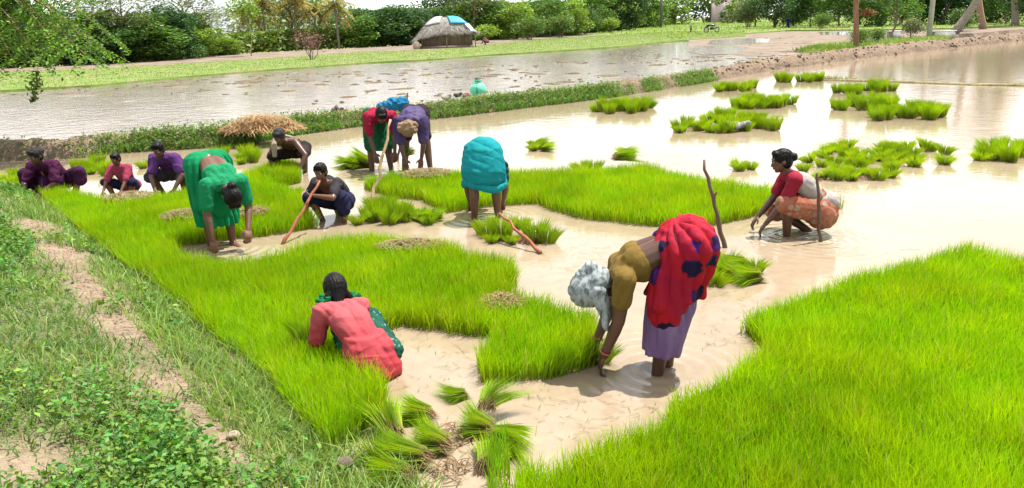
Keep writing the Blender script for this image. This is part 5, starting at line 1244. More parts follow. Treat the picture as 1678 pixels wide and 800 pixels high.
# ---- pulled seedling bundles
GRN_D, GRN_L, ROOT = (.11, .28, .005), (.30, .45, .006), (.20, .125, .065)
def bundle_mesh(seed, h=.21, fan=.09, n=110, w=.008, lying=False, pale=.3, foot=.03):
    r = np.random.default_rng(seed); an = r.random(n) * 6.283; q = np.sqrt(r.random(n))
    b0 = np.c_[np.cos(an) * q * foot, np.sin(an) * q * foot, np.zeros(n)]
    d = np.c_[np.cos(an) * q, np.sin(an) * q] * (fan / h)
    hh = h * (.62 + .48 * r.random(n))
    v, q_, t_, c_ = blades(b0, hh, w * (.7 + .6 * r.random(n)), d * 1.5, jit((.25, .32, .06), n, r, .2, .1), jit(GRN_L, n, r, .25, .2) * (1 - pale) + jit(GRN_D, n, r, .25, .2) * pale, seed)
    if lying:
        cv_ = r.normal() * 1.6; v[:, 1] += cv_ * v[:, 2] ** 2; v[:, 2] += np.repeat(r.normal(size=n) * .016, 5)
        v = np.c_[v[:, 2], v[:, 1] * 1.15, np.maximum(v[:, 0] * .85 + .045 - .10 * np.clip(v[:, 2] - .1, 0, 1) * 1.0, .004)]
    s = Soup(); s.add(v, q_, t_, c_)
    m = 120 if lying else 46; a2 = r.random(m) * 6.283; ln = .02 + .06 * r.random(m); rq = foot * (.5 + .5 * r.random(m)) if lying else np.full(m, .024); rb = np.c_[np.cos(a2) * rq, np.sin(a2) * rq, np.full(m, .012)]
    e = rb + np.c_[np.cos(a2) * .03, np.sin(a2) * .03, -ln * .55]
    if lying:
        rb = np.c_[rb[:, 2] + .015 * r.normal(size=m), rb[:, 1] * 1.1, rb[:, 0] * .85 + .047]; e = np.c_[-ln, rb[:, 1] * (1.1 + .6 * r.random(m)), np.maximum(rb[:, 2] * .6 - .02 + .02 * r.normal(size=m), .004)]
    k = Soup(); sd = np.c_[-np.sin(a2), np.cos(a2), np.zeros(m)] * .005
    if lying: sd = np.c_[np.zeros(m), np.full(m, .005), np.zeros(m)]
    i = np.arange(m) * 3; k.add(np.stack([rb - sd, rb + sd, e], 1).reshape(-1, 3), None, np.c_[i, i + 1, i + 2], np.repeat(jit(ROOT, m, r, .3, .1), 3, 0))
    return s.mesh('blades', False), k.mesh('roots', False)
UP = [bundle_mesh(700 + i, .165 + .025 * (i % 3), .055 + .025 * (i % 2), 340, .0075, foot=.075, pale=(.15, .45, .3, .6)[i % 4]) for i in range(6)]
BALL = [bundle_mesh(720 + i, .135, .085, 280, .0095, foot=.055, pale=(.05, .2, .35)[i % 3]) for i in range(4)]
LIE = [bundle_mesh(740 + i, .23 + .025 * (i % 3), .075 + .02 * (i % 2), 460, .0050, True, foot=.055, pale=(.35, .6, .2, .45)[i % 4]) for i in range(7)]
def bundle(pos, var, rotz, sc, label, group, tilt=(0, 0)):
    t = thing('rice_seedling_bundle', label, 'rice bundle', tuple(pos), rotz, group); t.scale = (sc,) * 3; t.rotation_euler = (tilt[0], tilt[1], rotz)
    obj('blades', var[0], M_RICE, t); obj('roots', var[1], M_STRAW, t); return t
rb_ = np.random.default_rng(88)
def cluster(poly_px, n, kinds, sc, label, group, mind=.12):
    poly = arr([G(*p)[:2] for p in poly_px]); pts = []; tries = 0
    while len(pts) < n and tries < 6000:
        q = scatter(poly, 1, rb_)[0]; tries += 1
        if all(np.hypot(*(q - p)) > mind * (1 if tries < 3000 else .7) for p in pts): pts.append(q)
    pts = sorted(pts, key=lambda p: p[1]); n_ = len(pts); rows = 3 if n_ > 24 else 2 if n_ > 6 else 1
    names = {1: [''], 2: ['front', 'back'], 3: ['front', 'middle', 'back']}[rows]; lab_of = []
    for k in range(rows):
        row = sorted(pts[k * n_ // rows:(k + 1) * n_ // rows], key=lambda p: p[0] / p[1])
        for j, q in enumerate(row):
            w_ = ORD[j] if j <= len(row) / 2 else ORD[len(row) - 1 - j]; sd_ = 'left' if j <= len(row) / 2 else 'right'
            lab_of.append((q, '%s from %s, %s%s' % (w_, sd_, (names[k] + ' row, ') if names[k] else '', label) if w_ != 'first' else '%smost, %s%s' % (sd_, (names[k] + ' row, ') if names[k] else '', label)))
    for q, lab_ in lab_of:
        var = kinds[rb_.integers(len(kinds))]; a = rb_.normal() * .17, rb_.normal() * .17
        bundle((q[0], q[1], .004), var, rb_.random() * 6.28, sc * (.85 + .3 * rb_.random()), lab_, group, a)
ORD = ['first', 'second', 'third', 'fourth', 'fifth', 'sixth', 'seventh', 'eighth', 'ninth', 'tenth', 'eleventh', 'twelfth']
gB = 'pulled rice seedling bundles on the water'
CL = [
 ([(976, 183), (990, 178), (1062, 176), (1068, 181), (1035, 187), (990, 187)], 16, UP, 1.5, 'seedling bundles in the oval clump below the weedy bund', .16),
 ([(1169, 147), (1238, 143), (1240, 148), (1200, 152), (1172, 151)], 11, UP, 1.35, 'yellowish seedling bundles where the bund weeds end', .19),
 ([(1269, 133), (1343, 131), (1344, 135), (1275, 138)], 11, UP, 1.4, 'seedling bundles nearest the bare mud bund', .2),
 ([(1203, 172), (1298, 169), (1299, 175), (1250, 179), (1206, 179)], 17, UP, 1.5, 'seedling bundles in the clump behind the sack', .16),
 ([(1092, 213), (1120, 203), (1180, 197), (1240, 198), (1276, 207), (1270, 214), (1180, 219), (1110, 218)], 30, UP + BALL, 1.35, 'seedling bundles in the clump carrying the sack', .15),
 ([(1367, 150), (1462, 145), (1464, 152), (1400, 156), (1370, 155)], 14, UP, 1.45, 'seedling bundles at the back of the big right clump', .17),
 ([(1367, 178), (1400, 170), (1465, 168), (1466, 178), (1420, 182), (1372, 183)], 16, UP, 1.45, 'seedling bundles mid way in the big right clump', .15),
 ([(1422, 192), (1470, 182), (1550, 184), (1553, 193), (1500, 198), (1430, 198)], 18, UP, 1.45, 'seedling bundles at the front of the big right clump', .15),
 ([(847, 246), (880, 240), (911, 244), (905, 249), (860, 250)], 6, BALL + LIE, 1.05, 'loose seedling bundles in the small heap on open water', .13),
 ([(1306, 288), (1330, 262), (1345, 245), (1400, 240), (1500, 240), (1580, 258), (1575, 270), (1480, 274), (1460, 292), (1420, 302), (1340, 294)], 44, BALL, 1.12, 'rounded seedling bundles behind the crouching woman', .16),
 ([(1598, 258), (1640, 246), (1690, 250), (1690, 262), (1640, 266), (1605, 266)], 13, UP + BALL, 1.2, 'seedling bundles in the clump at the right edge', .15),
 ([(1208, 277), (1244, 275), (1242, 281), (1212, 281)], 3, BALL, 1.0, 'little seedling bundles left of the crouching woman', .13),
 ([(604, 362), (615, 345), (650, 340), (655, 365), (630, 370)], 13, UP + BALL, 1.05, 'heaped seedling bundles beside the bamboo pole', .11),
 ([(655, 352), (690, 348), (725, 352), (722, 366), (690, 370), (658, 368)], 7, BALL + LIE, 1.0, 'fallen seedling bundles right of the bamboo pole heap', .12),
 ([(0, 300), (20, 288), (55, 290), (50, 312), (30, 322), (0, 322)], 14, BALL, 1.15, 'seedling bundles left of the purple sari woman', .17),
 ([(124, 282), (150, 270), (186, 276), (185, 288), (150, 290)], 9, BALL + UP, 1.1, 'seedling bundles left of the child in pink', .14),
 ([(346, 262), (370, 252), (412, 256), (420, 268), (380, 272)], 9, BALL + UP, 1.1, 'seedling bundles behind the woman in green', .14),
 ([(576, 272), (604, 270), (606, 275), (580, 276)], 4, LIE, 1.3, 'dark seedling bundles left of the red shirt', .15),
 ([(1160, 450), (1185, 440), (1205, 444), (1200, 468), (1162, 470)], 5, BALL + LIE, .95, 'seedling bundles close behind the red sari', .10),
]
for (poly, n, kd, sc, lab, md) in CL: cluster(poly, n, kd, sc, lab, gB, md)
# single, individually placed bundles
def one(px, py, var, rot, sc, lab, tilt=(0, 0), z=.004, zz=0):
    g = G(px, py, zz); return bundle((g.x, g.y, z + zz), var, R(rot), sc, lab, gB, tilt)
one(952, 284, UP[1], 20, 1.05, 'tall upright seedling bundle stood at the far edge of the seedling bed', (0, -.1))
one(972, 282, UP[3], 80, 1.15, 'leaning upright seedling bundle beside another at the bed edge', (0, .2))
one(1010, 280, LIE[1], 15, 1.25, 'dark seedling bundle lying on the far bed edge', z=.14); one(1036, 276, LIE[0], 190, 1.2, 'seedling bundle lying right of the upright pair', z=.14)
one(235, 276, BALL[0], 0, 1.0, 'small round seedling bundle right of the child, left one', z=.004); one(256, 272, BALL[1], 50, 1.05, 'small round seedling bundle left of the youth in violet')
one(448, 302, UP[2], 10, 1.3, 'upright seedling bundle at the corner of the back bed'); one(470, 300, UP[0], 60, 1.4, 'broad upright seedling bundle below the stooping bare chested man'); one(484, 322, BALL[2], 30, 1.0, 'round seedling bundle left of the crouching boy')
one(560, 352, UP[4], 0, .85, 'thin seedling bundle at the feet of the crouching boy'); one(586, 368, BALL[0], 0, .9, 'lone round seedling bundle left of the bamboo pole')
one(798, 386, UP[0], 0, 1.15, 'tall seedling bundle under the right leg of the teal worker', (0, -.1)); one(822, 392, UP[2], 40, 1.2, 'broad seedling bundle left of the thrown stick'); one(806, 398, BALL[0], 90, .8, 'low seedling bundle in front of the tall one')
one(838, 400, BALL[3], 10, .75, 'pale small seedling bundle beside the thrown stick'); one(852, 374, BALL[1], 0, .95, 'round seedling bundle behind the thrown stick'); one(878, 396, UP[5], 80, 1.15, 'upright seedling bundle right of the thrown stick'); one(896, 398, UP[1], 30, 1.0, 'rightmost upright seedling bundle near the thrown stick', (.0, .2))
one(1218, 440, LIE[2], 200, 1.0, 'seedling bundle lying right of the red sari, upper one'); one(1238, 446, BALL[2], 10, .95, 'round seedling bundle at the right of the little pile'); one(1240, 461, LIE[0], 185, 1.05, 'long seedling bundle lying flat at the front of the little pile')
# foreground bundles
one(700, 690, LIE[0], 165, 0.85, 'seedling bundle lying by itself in front of the girl, roots to the right')
one(640, 720, LIE[2], 118, 0.89, 'seedling bundle leaning on the bed left of the lone bundle', (0, -.3), .02)
one(760, 652, LIE[1], 215, 0.53, 'small dark seedling bundle at the back of the foreground pile')
one(800, 712, LIE[3], 168, 0.85, 'large seedling bundle in the middle of the foreground pile')
one(800, 690, LIE[1], 78, 0.72, 'dark seedling bundle on top of the foreground pile', (0, -.15), .07)
one(814, 724, LIE[4], 350, 0.85, 'yellowish seedling bundle pointing right in the foreground pile')
one(800, 772, LIE[2], 78, 0.81, 'seedling bundle at the near end of the foreground pile')
one(726, 740, LIE[3], 170, 0.92, 'dark seedling bundle lying below the lone one')
one(690, 762, LIE[5], 172, 0.94, 'seedling bundle nearest the weedy bank')
one(640, 765, LIE[1], 150, 0.89, 'dark seedling bundle half hidden at the bank edge')
one(664, 790, LIE[6], 165, 0.85, 'seedling bundle at the bottom left of the pile')

# ---- straw mats and root litter
def straw(name, label, px, z, rx, ry, n, seed, col=(.50, .36, .19), hgt=.05, ln=.12, cat='straw heap', kind=None):
    r = np.random.default_rng(seed); g = G(*px, z); q = np.sqrt(r.random(n)); an = r.random(n) * 6.283
    c = np.c_[np.cos(an) * q * rx, np.sin(an) * q * ry, hgt * (1 - q ** 2) * r.random(n) + .004]
    da = r.random(n) * 6.283; d = np.c_[np.cos(da), np.sin(da), r.normal(size=n) * .22] * (ln * (.4 + .6 * r.random(n)))[:, None] * .5
    sd = np.cross(d, (0, 0, 1.)); sd /= np.linalg.norm(sd, axis=1)[:, None]; sd *= (.0025 + .0015 * r.random(n))[:, None] * (1 + .03 * g.y)
    up = np.c_[np.zeros((n, 2)), .25 * np.linalg.norm(d, axis=1)]
    v = np.stack([c - d - sd, c - d + sd, c + up + sd, c + up - sd, c + d + sd * .6, c + d - sd * .6], 1).reshape(-1, 3)
    i = np.arange(n) * 6; s = Soup(); s.add(v, np.r_[np.c_[i, i + 1, i + 2, i + 3], np.c_[i + 3, i + 2, i + 4, i + 5]], None, np.repeat(jit(tuple(x * .5 for x in col), n, r, .3, .12), 6, 0))
    o = obj(name, s.mesh(name, False), M_STRAW, None, (g.x, g.y, z)); return tag(o, label, cat, 'straw heaps', kind)
straw('straw_heap', 'straw mat on the seedlings in front of the child in pink', (212, 322), .13, .30, .24, 500, 1)
straw('straw_heap', 'straw mat on the seedlings left of the woman in green', (304, 352), .14, .26, .22, 450, 2, (.52, .38, .20))
straw('straw_heap', 'straw mat on the seedlings behind the head of the woman in green', (412, 348), .14, .18, .20, 300, 3)
straw('straw_heap', 'straw mat on the seedlings below the purple shirted worker', (697, 284), .14, .34, .30, 600, 4)
straw('straw_heap', 'straw mat on the far edge of the middle seedling bed', (674, 402), .13, .30, .16, 700, 5, (.54, .40, .24))
straw('straw_heap', 'straw mat in the notch of the middle bed near the red sari woman', (822, 496), .10, .15, .16, 620, 6, (.50, .36, .16))
straw('root_litter', 'brown pulled root litter in the middle of the foreground bundles', (735, 715), .004, .17, .13, 60, 7, (.33, .19, .10), .03, .11)
straw('root_litter', 'brown pulled root litter at the near end of the foreground bundles', (745, 775), .004, .14, .10, 45, 8, (.36, .24, .13), .03, .11)
straw('root_litter', 'reddish root litter beside the thrown stick', (868, 392), .004, .14, .16, 260, 9, (.45, .20, .12), .06, .12)
straw('root_litter', 'brown root litter between the scattered bundles at right', (1385, 292), .004, .5, .2, 300, 10, (.40, .26, .14), .03, .10)
straw('root_litter', 'pale root litter in the little pile right of the red sari', (1200, 455), .004, .18, .14, 260, 11, (.44, .36, .18), .03, .08)
g = G(432, 232, 0); hb_ = int(np.argmin(np.linalg.norm(cen - arr(g)[:2], axis=1)))
straw('hay_heap', 'tangled orange brown hay heap on top of the bund', (430, 213), .27, .72, .42, 2200, 12, (.84, .56, .30), .30, .36)

# floating leaf scraps and stubble on the open water
r = np.random.default_rng(97); pts = np.r_[scatter([arr(G(*p)[:2]) for p in [(640, 545), (790, 570), (770, 640), (640, 650)]], 60, r), scatter([arr(G(*p)[:2]) for p in [(850, 640), (1080, 640), (1070, 700), (880, 735)]], 90, r),
     scatter([arr(G(*p)[:2]) for p in [(880, 400), (1000, 400), (990, 480), (900, 470)]], 60, r), scatter([arr(G(*p)[:2]) for p in [(1140, 480), (1250, 470), (1230, 560), (1140, 580)]], 60, r), scatter([arr(G(*p)[:2]) for p in [(680, 690), (860, 690), (840, 790), (660, 790)]], 110, r)]
n = len(pts); c = np.c_[pts, np.full(n, .006)]; an = r.random(n) * 6.28; d = np.c_[np.cos(an), np.sin(an), np.zeros(n)] * (.012 + .045 * r.random(n) ** 2)[:, None]; sd = np.c_[-np.sin(an), np.cos(an), np.zeros(n)] * .0018
v = np.stack([c - d - sd, c - d + sd, c + d + sd * .3 + arr((0, 0, .004)), c + d - sd * .3 + arr((0, 0, .004))], 1).reshape(-1, 3); i = np.arange(n) * 4
s = Soup(); s.add(v, np.c_[i, i + 1, i + 2, i + 3], None, np.repeat(jit((.16, .17, .055), n, r, .6, .3), 4, 0))
tag(obj('floating_scraps', s.mesh('floating_scraps', False), M_STRAW), 'loose leaf scraps floating on the muddy water', 'leaf scraps', None, 'stuff')
# held / dark standing grass at the hands
h_ = G(978, 592); bundle((h_.x, h_.y, .0), UP[3], .3, 1.0, 'dark seedlings gripped in the hands of the red sari woman', gB, (0, .15))
h_ = G(500, 558, .10); bundle((h_.x, h_.y, .10), UP[5], .3, .85, 'dark seedlings gripped by the girl in pink', gB)
h_ = V(665, 250, 11.3); bundle(tuple(h_), UP[3], .3, .9, 'green seedlings held by the purple shirted worker', gB, (.6, .5))
h_ = V(640, 230, 11.5); bundle(tuple(h_), UP[2], 1.3, 1.3, 'tall yellowish seedlings held by the worker in the red shirt', gB, (.1, .1))

# ---- sticks
M_STICK = m_wood('dark_stick', (.075, .045, .030), (.14, .09, .06)); M_BAMB = m_wood('bamboo', (.30, .20, .10), (.42, .30, .17)); M_REDW = m_wood('red_wood', (.20, .065, .035), (.28, .10, .055))
def stick(label, base, top, rad, mat, seed, wob=.012, dy=0.0, z0=-.05):
    b = G(*base); t_ = V(*top, b.y + dy); r = np.random.default_rng(seed); n = 11; u = np.linspace(-.04, 1, n)
    p = (arr(t_) - arr(b)) * u[:, None]; p[1:-1] += r.normal(size=(n - 2, 3)) * wob
    s = Soup(); s.tube(p, rad * (1.1 - .45 * u) * (1 + .10 * r.normal(size=n)), 8); t = thing('stick', label, 'stick', (b.x, b.y, 0), 0, 'wooden sticks'); obj('shaft', s.mesh('shaft'), mat, t)
    k = Soup(); q = p[6]; k.tube([q, q + arr((.018, -.005, .03)), q + arr((.03, -.01, .05))], [rad * .7, rad * .5, rad * .3], 6); obj('knot', k.mesh('knot'), mat, t); return t
stick('crooked dark stick standing in the mud right of the red sari', (1188, 406), (1154, 262), .020, M_STICK, 1, .008, .1)
stick('straight stick standing beside the crouching woman in the floral skirt', (1345, 396), (1339, 284), .018, M_STICK, 2, .006)
stick('long pale bamboo pole leaning in front of the worker in the red shirt', (606, 348), (640, 196), .020, M_BAMB, 3, .01, .35)
stick('reddish brown stick slanting up to the crouching boy', (464, 400), (524, 296), .017, M_REDW, 4, .006, .5)
stick('short stick rising above the blue cloth bundle', (652, 262), (668, 152), .018, M_STICK, 5, .008)
a = G(886, 417); b_ = G(818, 352, .25); s = Soup(); r = np.random.default_rng(6); u = np.linspace(0, 1, 9); p = (arr(b_) - arr(a)) * u[:, None] + arr((0, 0, .015)); p[1:-1] += r.normal(size=(7, 3)) * .008; s.tube(p, .016 * (1.15 - .5 * u), 8)
t = thing('stick', 'thrown reddish stick lying slanted over the seedling bundles', 'stick', tuple(a), 0, 'wooden sticks'); obj('shaft', s.mesh('shaft'), M_REDW, t)
# blue cloth bundle hung on the short stick
g = G(652, 262); top = V(648, 172, g.y); S = Soup(); c = arr((top.x - g.x, 0, top.z))
S.capsule(c + arr((-.22, 0, -.03)), c + arr((.10, 0, .02)), .07, .10); S.capsule(c + arr((-.05, .02, .03)), c + arr((.16, 0, -.05)), .08, .07); S.capsule(c + arr((-.26, 0, -.07)), c + arr((-.12, 0, .0)), .05, .06)
t = thing('cloth_bundle', 'bright blue cloth bundle hung on a stick behind the worker in the red shirt', 'cloth bundle', (g.x, g.y, 0)); garment('cloth', S, m_cloth('bright_blue_cloth', (.012, .20, .46), (.05, .36, .62), 8), t, .010, 2, .022, (13, 13, 13), 151)
S = Soup(); S.capsule(c + arr((.10, -.02, -.10)), c + arr((.16, -.02, -.30)), .04, .05); S.capsule(c + arr((.13, -.03, -.28)), c + arr((.10, -.02, -.45)), .05, .03); garment('tail', S, m_cloth('green_rag', (.16, .24, .06), (.22, .30, .08)), t, .010, 2, .012, (16, 16, 16), 152)

# ---- water pot and small things on the bund
def lathe(S, prof, n=24, c=None):
    p = arr(prof); S.rings(np.c_[np.zeros((len(p), 2)), p[:, 1]], np.c_[p[:, 0], np.zeros((len(p), 2))], np.c_[np.zeros(len(p)), p[:, 0], np.zeros(len(p))], n, True, c)
g = G(784, 160, .24); t = thing('water_pot', 'mint green plastic water pot with dark lid on the bund', 'water pot', (g.x, g.y, .22))
m, nt, b = new_mat('mint_plastic'); b.inputs['Base Color'].default_value = (.11, .52, .33, 1); b.inputs['Roughness'].default_value = .28; b.inputs['Subsurface Weight'].default_value = .0
bump(nt, b, 6, .05); M_POT = m
S = Soup(); lathe(S, [(.10, 0), (.14, .02), (.185, .10), (.205, .20), (.195, .28), (.15, .345), (.095, .375), (.075, .39), (.075, .42)]); obj('body', S.mesh('body'), M_POT, t)
S = Soup(); lathe(S, [(.075, .42), (.10, .432), (.112, .45), (.10, .458), (.08, .458)]); obj('rim', S.mesh('rim'), M_POT, t)
S = Soup(); lathe(S, [(.078, .4585), (.085, .475), (.05, .50), (.02, .51)]); obj('lid', S.mesh('lid'), m_noise('dark_lid', (.02, .03, .025), (.04, .05, .045), 8, .5, 30, .2), t)
S = Soup(); S.tube([(-.02, -.21, .14), (-.02, -.208, .24), (-.02, -.18, .31)], .012, 6); obj('seam', S.mesh('seam'), m_noise('dark_green_plastic', (.01, .16, .09), (.015, .2, .12), 5, .4, 5, 0), t)
def rag(label, px, z, col, rx, ry, h, seed, name='rag'):
    g = G(*px, z); S = Soup(); r = np.random.default_rng(seed)
    for k in range(5): a = r.normal(size=2) * arr((rx, ry)) * .35; S.capsule((a[0], a[1], h * .3), (a[0] + r.normal() * rx * .4, a[1] + r.normal() * ry * .3, h * (.3 + .6 * r.random())), rx * .3, rx * .22)
    me = remesh(S, .012, 1); displace(me, lambda co: (fbm(co * 16, 3, seed) - .5) * .05); o = obj(name, me, m_cloth('rag_%d' % seed, col), None, (g.x, g.y, z)); tag(o, label, 'cloth', 'things left on the bund')
rag('crumpled white rag left of the green water pot', (730, 163), .24, (.62, .58, .52), .20, .12, .10, 1); rag('grey bundle between the white rag and the water pot', (748, 159), .24, (.20, .21, .20), .16, .1, .12, 2)
rag('pinkish rag touching the green water pot', (762, 158), .24, (.50, .24, .22), .15, .1, .08, 3); rag('small purple rag on the bund behind the stooping man', (548, 184), .24, (.22, .03, .22), .16, .1, .12, 4)
rag('white sack lying on the wide clump of seedling bundles', (1204, 208), .09, (.62, .62, .62), .22, .10, .07, 6, 'sack')
# stones and clods on the bank
for k, (px, py, sz, col, lab) in enumerate([(383, 716, .028, (.30, .24, .18), 'pale stone on the worn bank path'), (562, 762, .035, (.12, .09, .07), 'dark clod at the bank edge by the bundles'), (250, 735, .03, (.32, .2, .15), 'brown clod among the bank grass')]):
    g = G(px, py, .28); z = float(bank_z(arr([g.x]), arr([g.y]))[0]); g = G(px, py, z); S = Soup(); S.ell((0, 0, sz * .3), ((sz * 1.3, 0, 0), (0, sz, 0), (0, 0, sz * .8)), 12); me = remesh(S, sz * .2, 0); displace(me, lambda co: (fbm(co * 30, 3, k) - .5) * sz * .6)
    tag(obj('stone', me, m_noise('stone_%d' % k, col, tuple(c * .7 for c in col), 20, .9, 60, .5), None, (g.x, g.y, z)), lab, 'stone', 'stones on the bank')

# ---- thatched hut
def hut():
    g = G(730, 80, 0); k = 1.0; an = R(4); t = thing('thatched_hut', 'low thatched hut with blue and white tarpaulin on the roof', 'hut', (g.x, g.y + 1.6, .05), an); t.scale = (.88,) * 3
    W, Dp, H = 2.75, 1.7, 2.95            # half width, half depth, height
    M_MUDW = m_noise('reed_wall', (.085, .058, .042), (.17, .12, .09), 4, .95, 18, .9, stretch=(3, 3, .4))
    S = Soup(); S.box((-W + .25, -Dp + .25, -.1), (W - .15, Dp - .2, 1.95)); obj('wall', S.mesh('wall', False), M_MUDW, t)
    # mud plinth
    S = Soup(); S.box((-W + .1, -Dp + .1, -.15), (W - .05, Dp - .1, .22)); obj('plinth', S.mesh('plinth', False), m_noise('plinth_mud', (.15, .11, .085), (.21, .16, .13), 2, .95, 10, .5), t)
    r = np.random.default_rng(3)
    def roof_pt(u, v):
        """u along the width -1..1, v 0 eave .. 1 ridge (front slope)"""
        rid = .30 * W; x = u * (W + .12) * (1 - v) + (u * rid - .02 * W) * v
        z = 1.48 + (H - 1.48) * np.sin(np.clip(v, 0, 1) * np.pi / 2) ** .9 - .12 * np.abs(u) ** 3 * (1 - v) - .40 * np.clip(-u - .1, 0, 1) * (1 - v); y = -(Dp + .12) * (1 - v) ** .8
        return np.stack([x, y, z], -1)
    u, v = np.meshgrid(np.linspace(-1, 1, 41), np.linspace(0, 1, 14)); P_ = roof_pt(u.ravel(), v.ravel()); nb = fbm(P_ * 2.2, 3, 5)
    P_[:, 2] += (nb - .5) * .42; back = P_.copy(); back[:, 1] *= -1; idx = np.arange(41 * 14).reshape(14, 41); q = np.stack([idx[:-1, :-1], idx[:-1, 1:], idx[1:, 1:], idx[1:, :-1]], -1).reshape(-1, 4)
    S = Soup(); S.add(P_, q, None, (.20, .185, .16)); S.add(back, q[:, ::-1], None, (.20, .185, .16))
    ends = []
    for sg in (0, 40):
        a_, b_ = P_[idx[:, sg]], back[idx[:, sg]]; S.add(np.r_[a_, b_], np.c_[np.arange(13), np.arange(1, 14), np.arange(15, 28), np.arange(14, 27)], None, (.20, .185, .16))
    rf = obj('roof', S.mesh('roof'), m_attr('old_thatch', .95, 14, 1.0, dist=.08), t)
    # hanging palm thatch strands
    n = 5200; uu = r.random(n) * 2 - 1; vv = r.random(n) ** 1.3 * .98; a_ = roof_pt(uu, vv); b_ = roof_pt(uu + r.normal(size=n) * .09, vv - .12 - .24 * r.random(n)); b_[:, 2] -= .08 * (vv < .2) + (vv < .1) * .28 * r.random(n); a_[:, 1] -= .03; b_[:, 1] -= .05; a_[:, 2] += .03; b_[:, 2] += .04
    bkf = r.random(n) < .4; a_[bkf, 1] *= -1; b_[bkf, 1] *= -1
    w = arr((.03, 0, 0)); i = np.arange(n) * 3; pal = r.random((n, 1)); cg = arr((.28, .265, .235)) * pal + arr((.13, .11, .09)) * (1 - pal); lt = (r.random(n) < .25 + .4 * (vv > .35))[:, None]; cg = np.where(lt, arr((.46, .45, .42)), cg)
    s = Soup(); s.add(np.stack([a_ - w, a_ + w, b_], 1).reshape(-1, 3), None, np.c_[i, i + 1, i + 2], np.repeat(cg, 3, 0)); obj('thatch', s.mesh('thatch', False), M_STRAW, rf)['kind'] = 'stuff'
    def tarp(name, u0, u1, v0, v1, mat, off):
        u, v = np.meshgrid(np.linspace(u0, u1, 14), np.linspace(v0, v1, 10)); P2 = roof_pt(u.ravel(), v.ravel()); P2[:, 1] -= off; P2[:, 2] += off * 1.3; P2 += (fbm(P2 * 3, 3, 8)[:, None] - .5) * .10
        idx = np.arange(140).reshape(10, 14); q = np.stack([idx[:-1, :-1], idx[:-1, 1:], idx[1:, 1:], idx[1:, :-1]], -1).reshape(-1, 4); o = obj(name, mesh_np(name, P2, q, None, True), mat, rf); so = o.modifiers.new('s', 'SOLIDIFY'); so.thickness = .02
    tarp('blue_tarpaulin', .22, 1.0, .30, 1.0, m_noise('blue_tarp', (.012, .19, .30), (.02, .26, .38), 3, .45, 8, .4, dist=.04), .10)
    tarp('grey_sheet', -1.0, -.25, .38, 1.0, m_noise('grey_sheet', (.22, .22, .21), (.34, .34, .33), 2, .8, 8, .5, dist=.04), .08)
    tarp('white_sheet', .84, 1.03, -.25, .30, m_noise('white_sheet', (.38, .41, .44), (.48, .50, .52), 2, .7, 8, .4, dist=.04), .12)
    S = Soup(); S.tube([(W + .12, -Dp, -.1), (W + .1, -Dp, 1.5)], .05, 7); obj('post', S.mesh('post'), M_BARK, t)
    S = Soup(); S.tube([(.05, -Dp - .02, -.1), (.02, -Dp - .02, 1.3)], .06, 7); obj('post', S.mesh('post'), M_BARK, t)
    S = Soup(); S.ell((-W + .25, -Dp - .15, .30), ((.34, 0, 0), (0, .3, 0), (0, 0, .40)), 12); me = remesh(S, .06, 1); displace(me, lambda co: (fbm(co * 5, 3, 2) - .5) * .15)
    tag(obj('sack', me, m_noise('pink_sack', (.34, .25, .21), (.46, .36, .30), 4, .9, 20, .4), None, tuple(t.location)), 'dusty bulging sack at the left corner of the hut', 'sack')
hut()

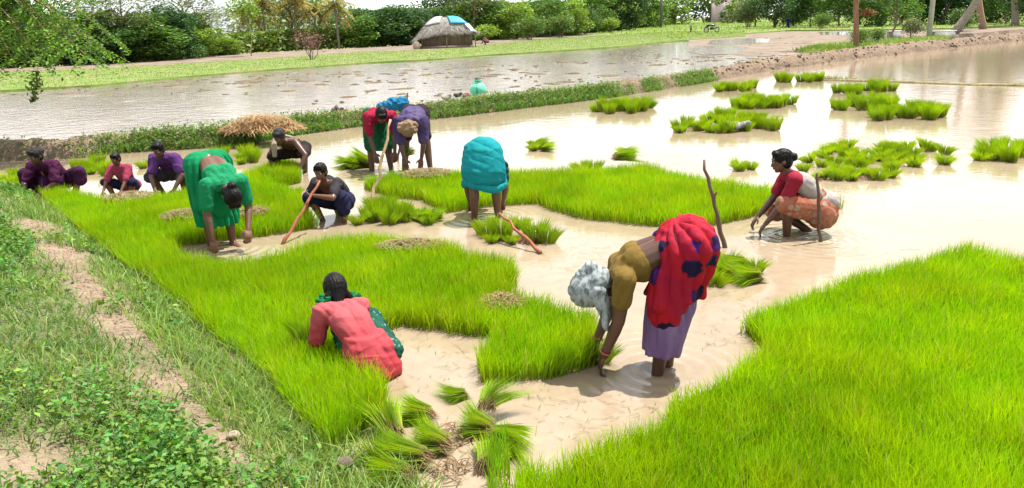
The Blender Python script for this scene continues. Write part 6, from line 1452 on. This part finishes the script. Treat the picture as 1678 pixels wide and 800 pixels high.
# ---- motorbikes
M_BLK = m_noise('black_rubber', (.012, .012, .012), (.03, .03, .03), 10, .7, 30, .2); M_CHR = m_noise('grey_metal', (.25, .25, .26), (.35, .35, .36), 10, .35, 20, .1)
def bike(label, px, rot, col, sc=1.0):
    g = G(*px); t = thing('motorbike', label, 'motorbike', (g.x, g.y, .06), R(rot), 'parked two wheelers'); t.scale = (sc,) * 3
    M_PT = m_noise('bike_paint', col, tuple(c * .7 for c in col), 5, .3, 5, 0, spec=.5)
    th = np.linspace(0, 2 * np.pi, 25)
    for x in (-.63, .63):
        S = Soup(); S.tube(np.c_[x + np.cos(th) * .27, np.zeros(25), .30 + np.sin(th) * .27], .05, 8); w_ = obj('wheel', S.mesh('wheel'), M_BLK, t)
        S = Soup(); S.tube(np.c_[x + np.cos(th) * .2, np.zeros(25), .30 + np.sin(th) * .2], .015, 6)
        for a in range(5): S.tube([(x, 0, .3), (x + math.cos(a * 1.257) * .2, 0, .3 + math.sin(a * 1.257) * .2)], .015, 5)
        obj('rim', S.mesh('rim'), M_CHR, w_)
    S = Soup(); S.tube([(.63, 0, .3), (.45, 0, .92)], .035, 7); S.tube([(-.63, 0, .3), (-.15, 0, .38), (.25, 0, .40), (.43, 0, .80)], .035, 7); obj('frame', S.mesh('frame'), M_CHR, t)
    S = Soup(); S.box((-.16, -.12, .30), (.22, .12, .58)); obj('engine', S.mesh('engine', False), M_BLK, t)
    S = Soup(); S.ell((.14, 0, .76), ((.28, 0, 0), (0, .13, 0), (0, 0, .13)), 14); obj('fuel_tank', S.mesh('fuel_tank'), M_PT, t)
    S = Soup(); S.capsule((-.55, 0, .80), (-.10, 0, .76), .09, .10); obj('seat', S.mesh('seat'), M_BLK, t)
    S = Soup(); S.capsule((-.72, 0, .66), (-.40, 0, .68), .06, .10); obj('tail', S.mesh('tail'), M_PT, t)
    S = Soup(); S.tube([(.34, -.34, 1.0), (.43, -.1, .96), (.43, .1, .96), (.34, .34, 1.0)], .018, 6); obj('handlebar', S.mesh('handlebar'), M_BLK, t)
    S = Soup(); S.ell((.56, 0, .84), ((.08, 0, 0), (0, .1, 0), (0, 0, .1)), 12); obj('headlight', S.mesh('headlight'), M_CHR, t)
    S = Soup(); S.tube([(.36, -.25, 1.0), (.33, -.3, 1.14)], .01, 5); S.ell((.33, -.3, 1.17), ((.02, 0, 0), (0, .06, 0), (0, 0, .04)), 8); obj('mirror', S.mesh('mirror'), M_BLK, t)
bike('dark motorbike parked side on in the green meadow', (1166, 54), 8, (.04, .045, .07), 1.12)
bike('small dark scooter seen end on left of the motorbike', (1132, 53.5), 75, (.03, .03, .03), 1.0)

# distant pale building
g = G(1196, 36.5, 0); t = thing('building', 'distant pale pink building sliver above the meadow', 'building', (g.x, g.y, 0), 0)
M_PK = m_noise('pink_plaster', (.46, .36, .38), (.54, .44, .46), .3, .9, 2, .2)
S = Soup(); S.box((-4.5, 0, -.3), (4.5, 8, 7.5)); obj('wall', S.mesh('wall', False), M_PK, t)
S = Soup(); S.box((-4.8, -.3, 7.502), (4.8, 8.3, 7.9)); obj('roof', S.mesh('roof', False), M_CONC, t)
for k in range(3):
    S = Soup(); S.box((-3.4 + 2.7 * k, -.06, 1.5), (-2.2 + 2.7 * k, .1, 3.3)); obj('window', S.mesh('window', False), m_noise('dark_window_%d' % k, (.03, .04, .05), (.06, .07, .08), 2, .2, 5, 0), t)
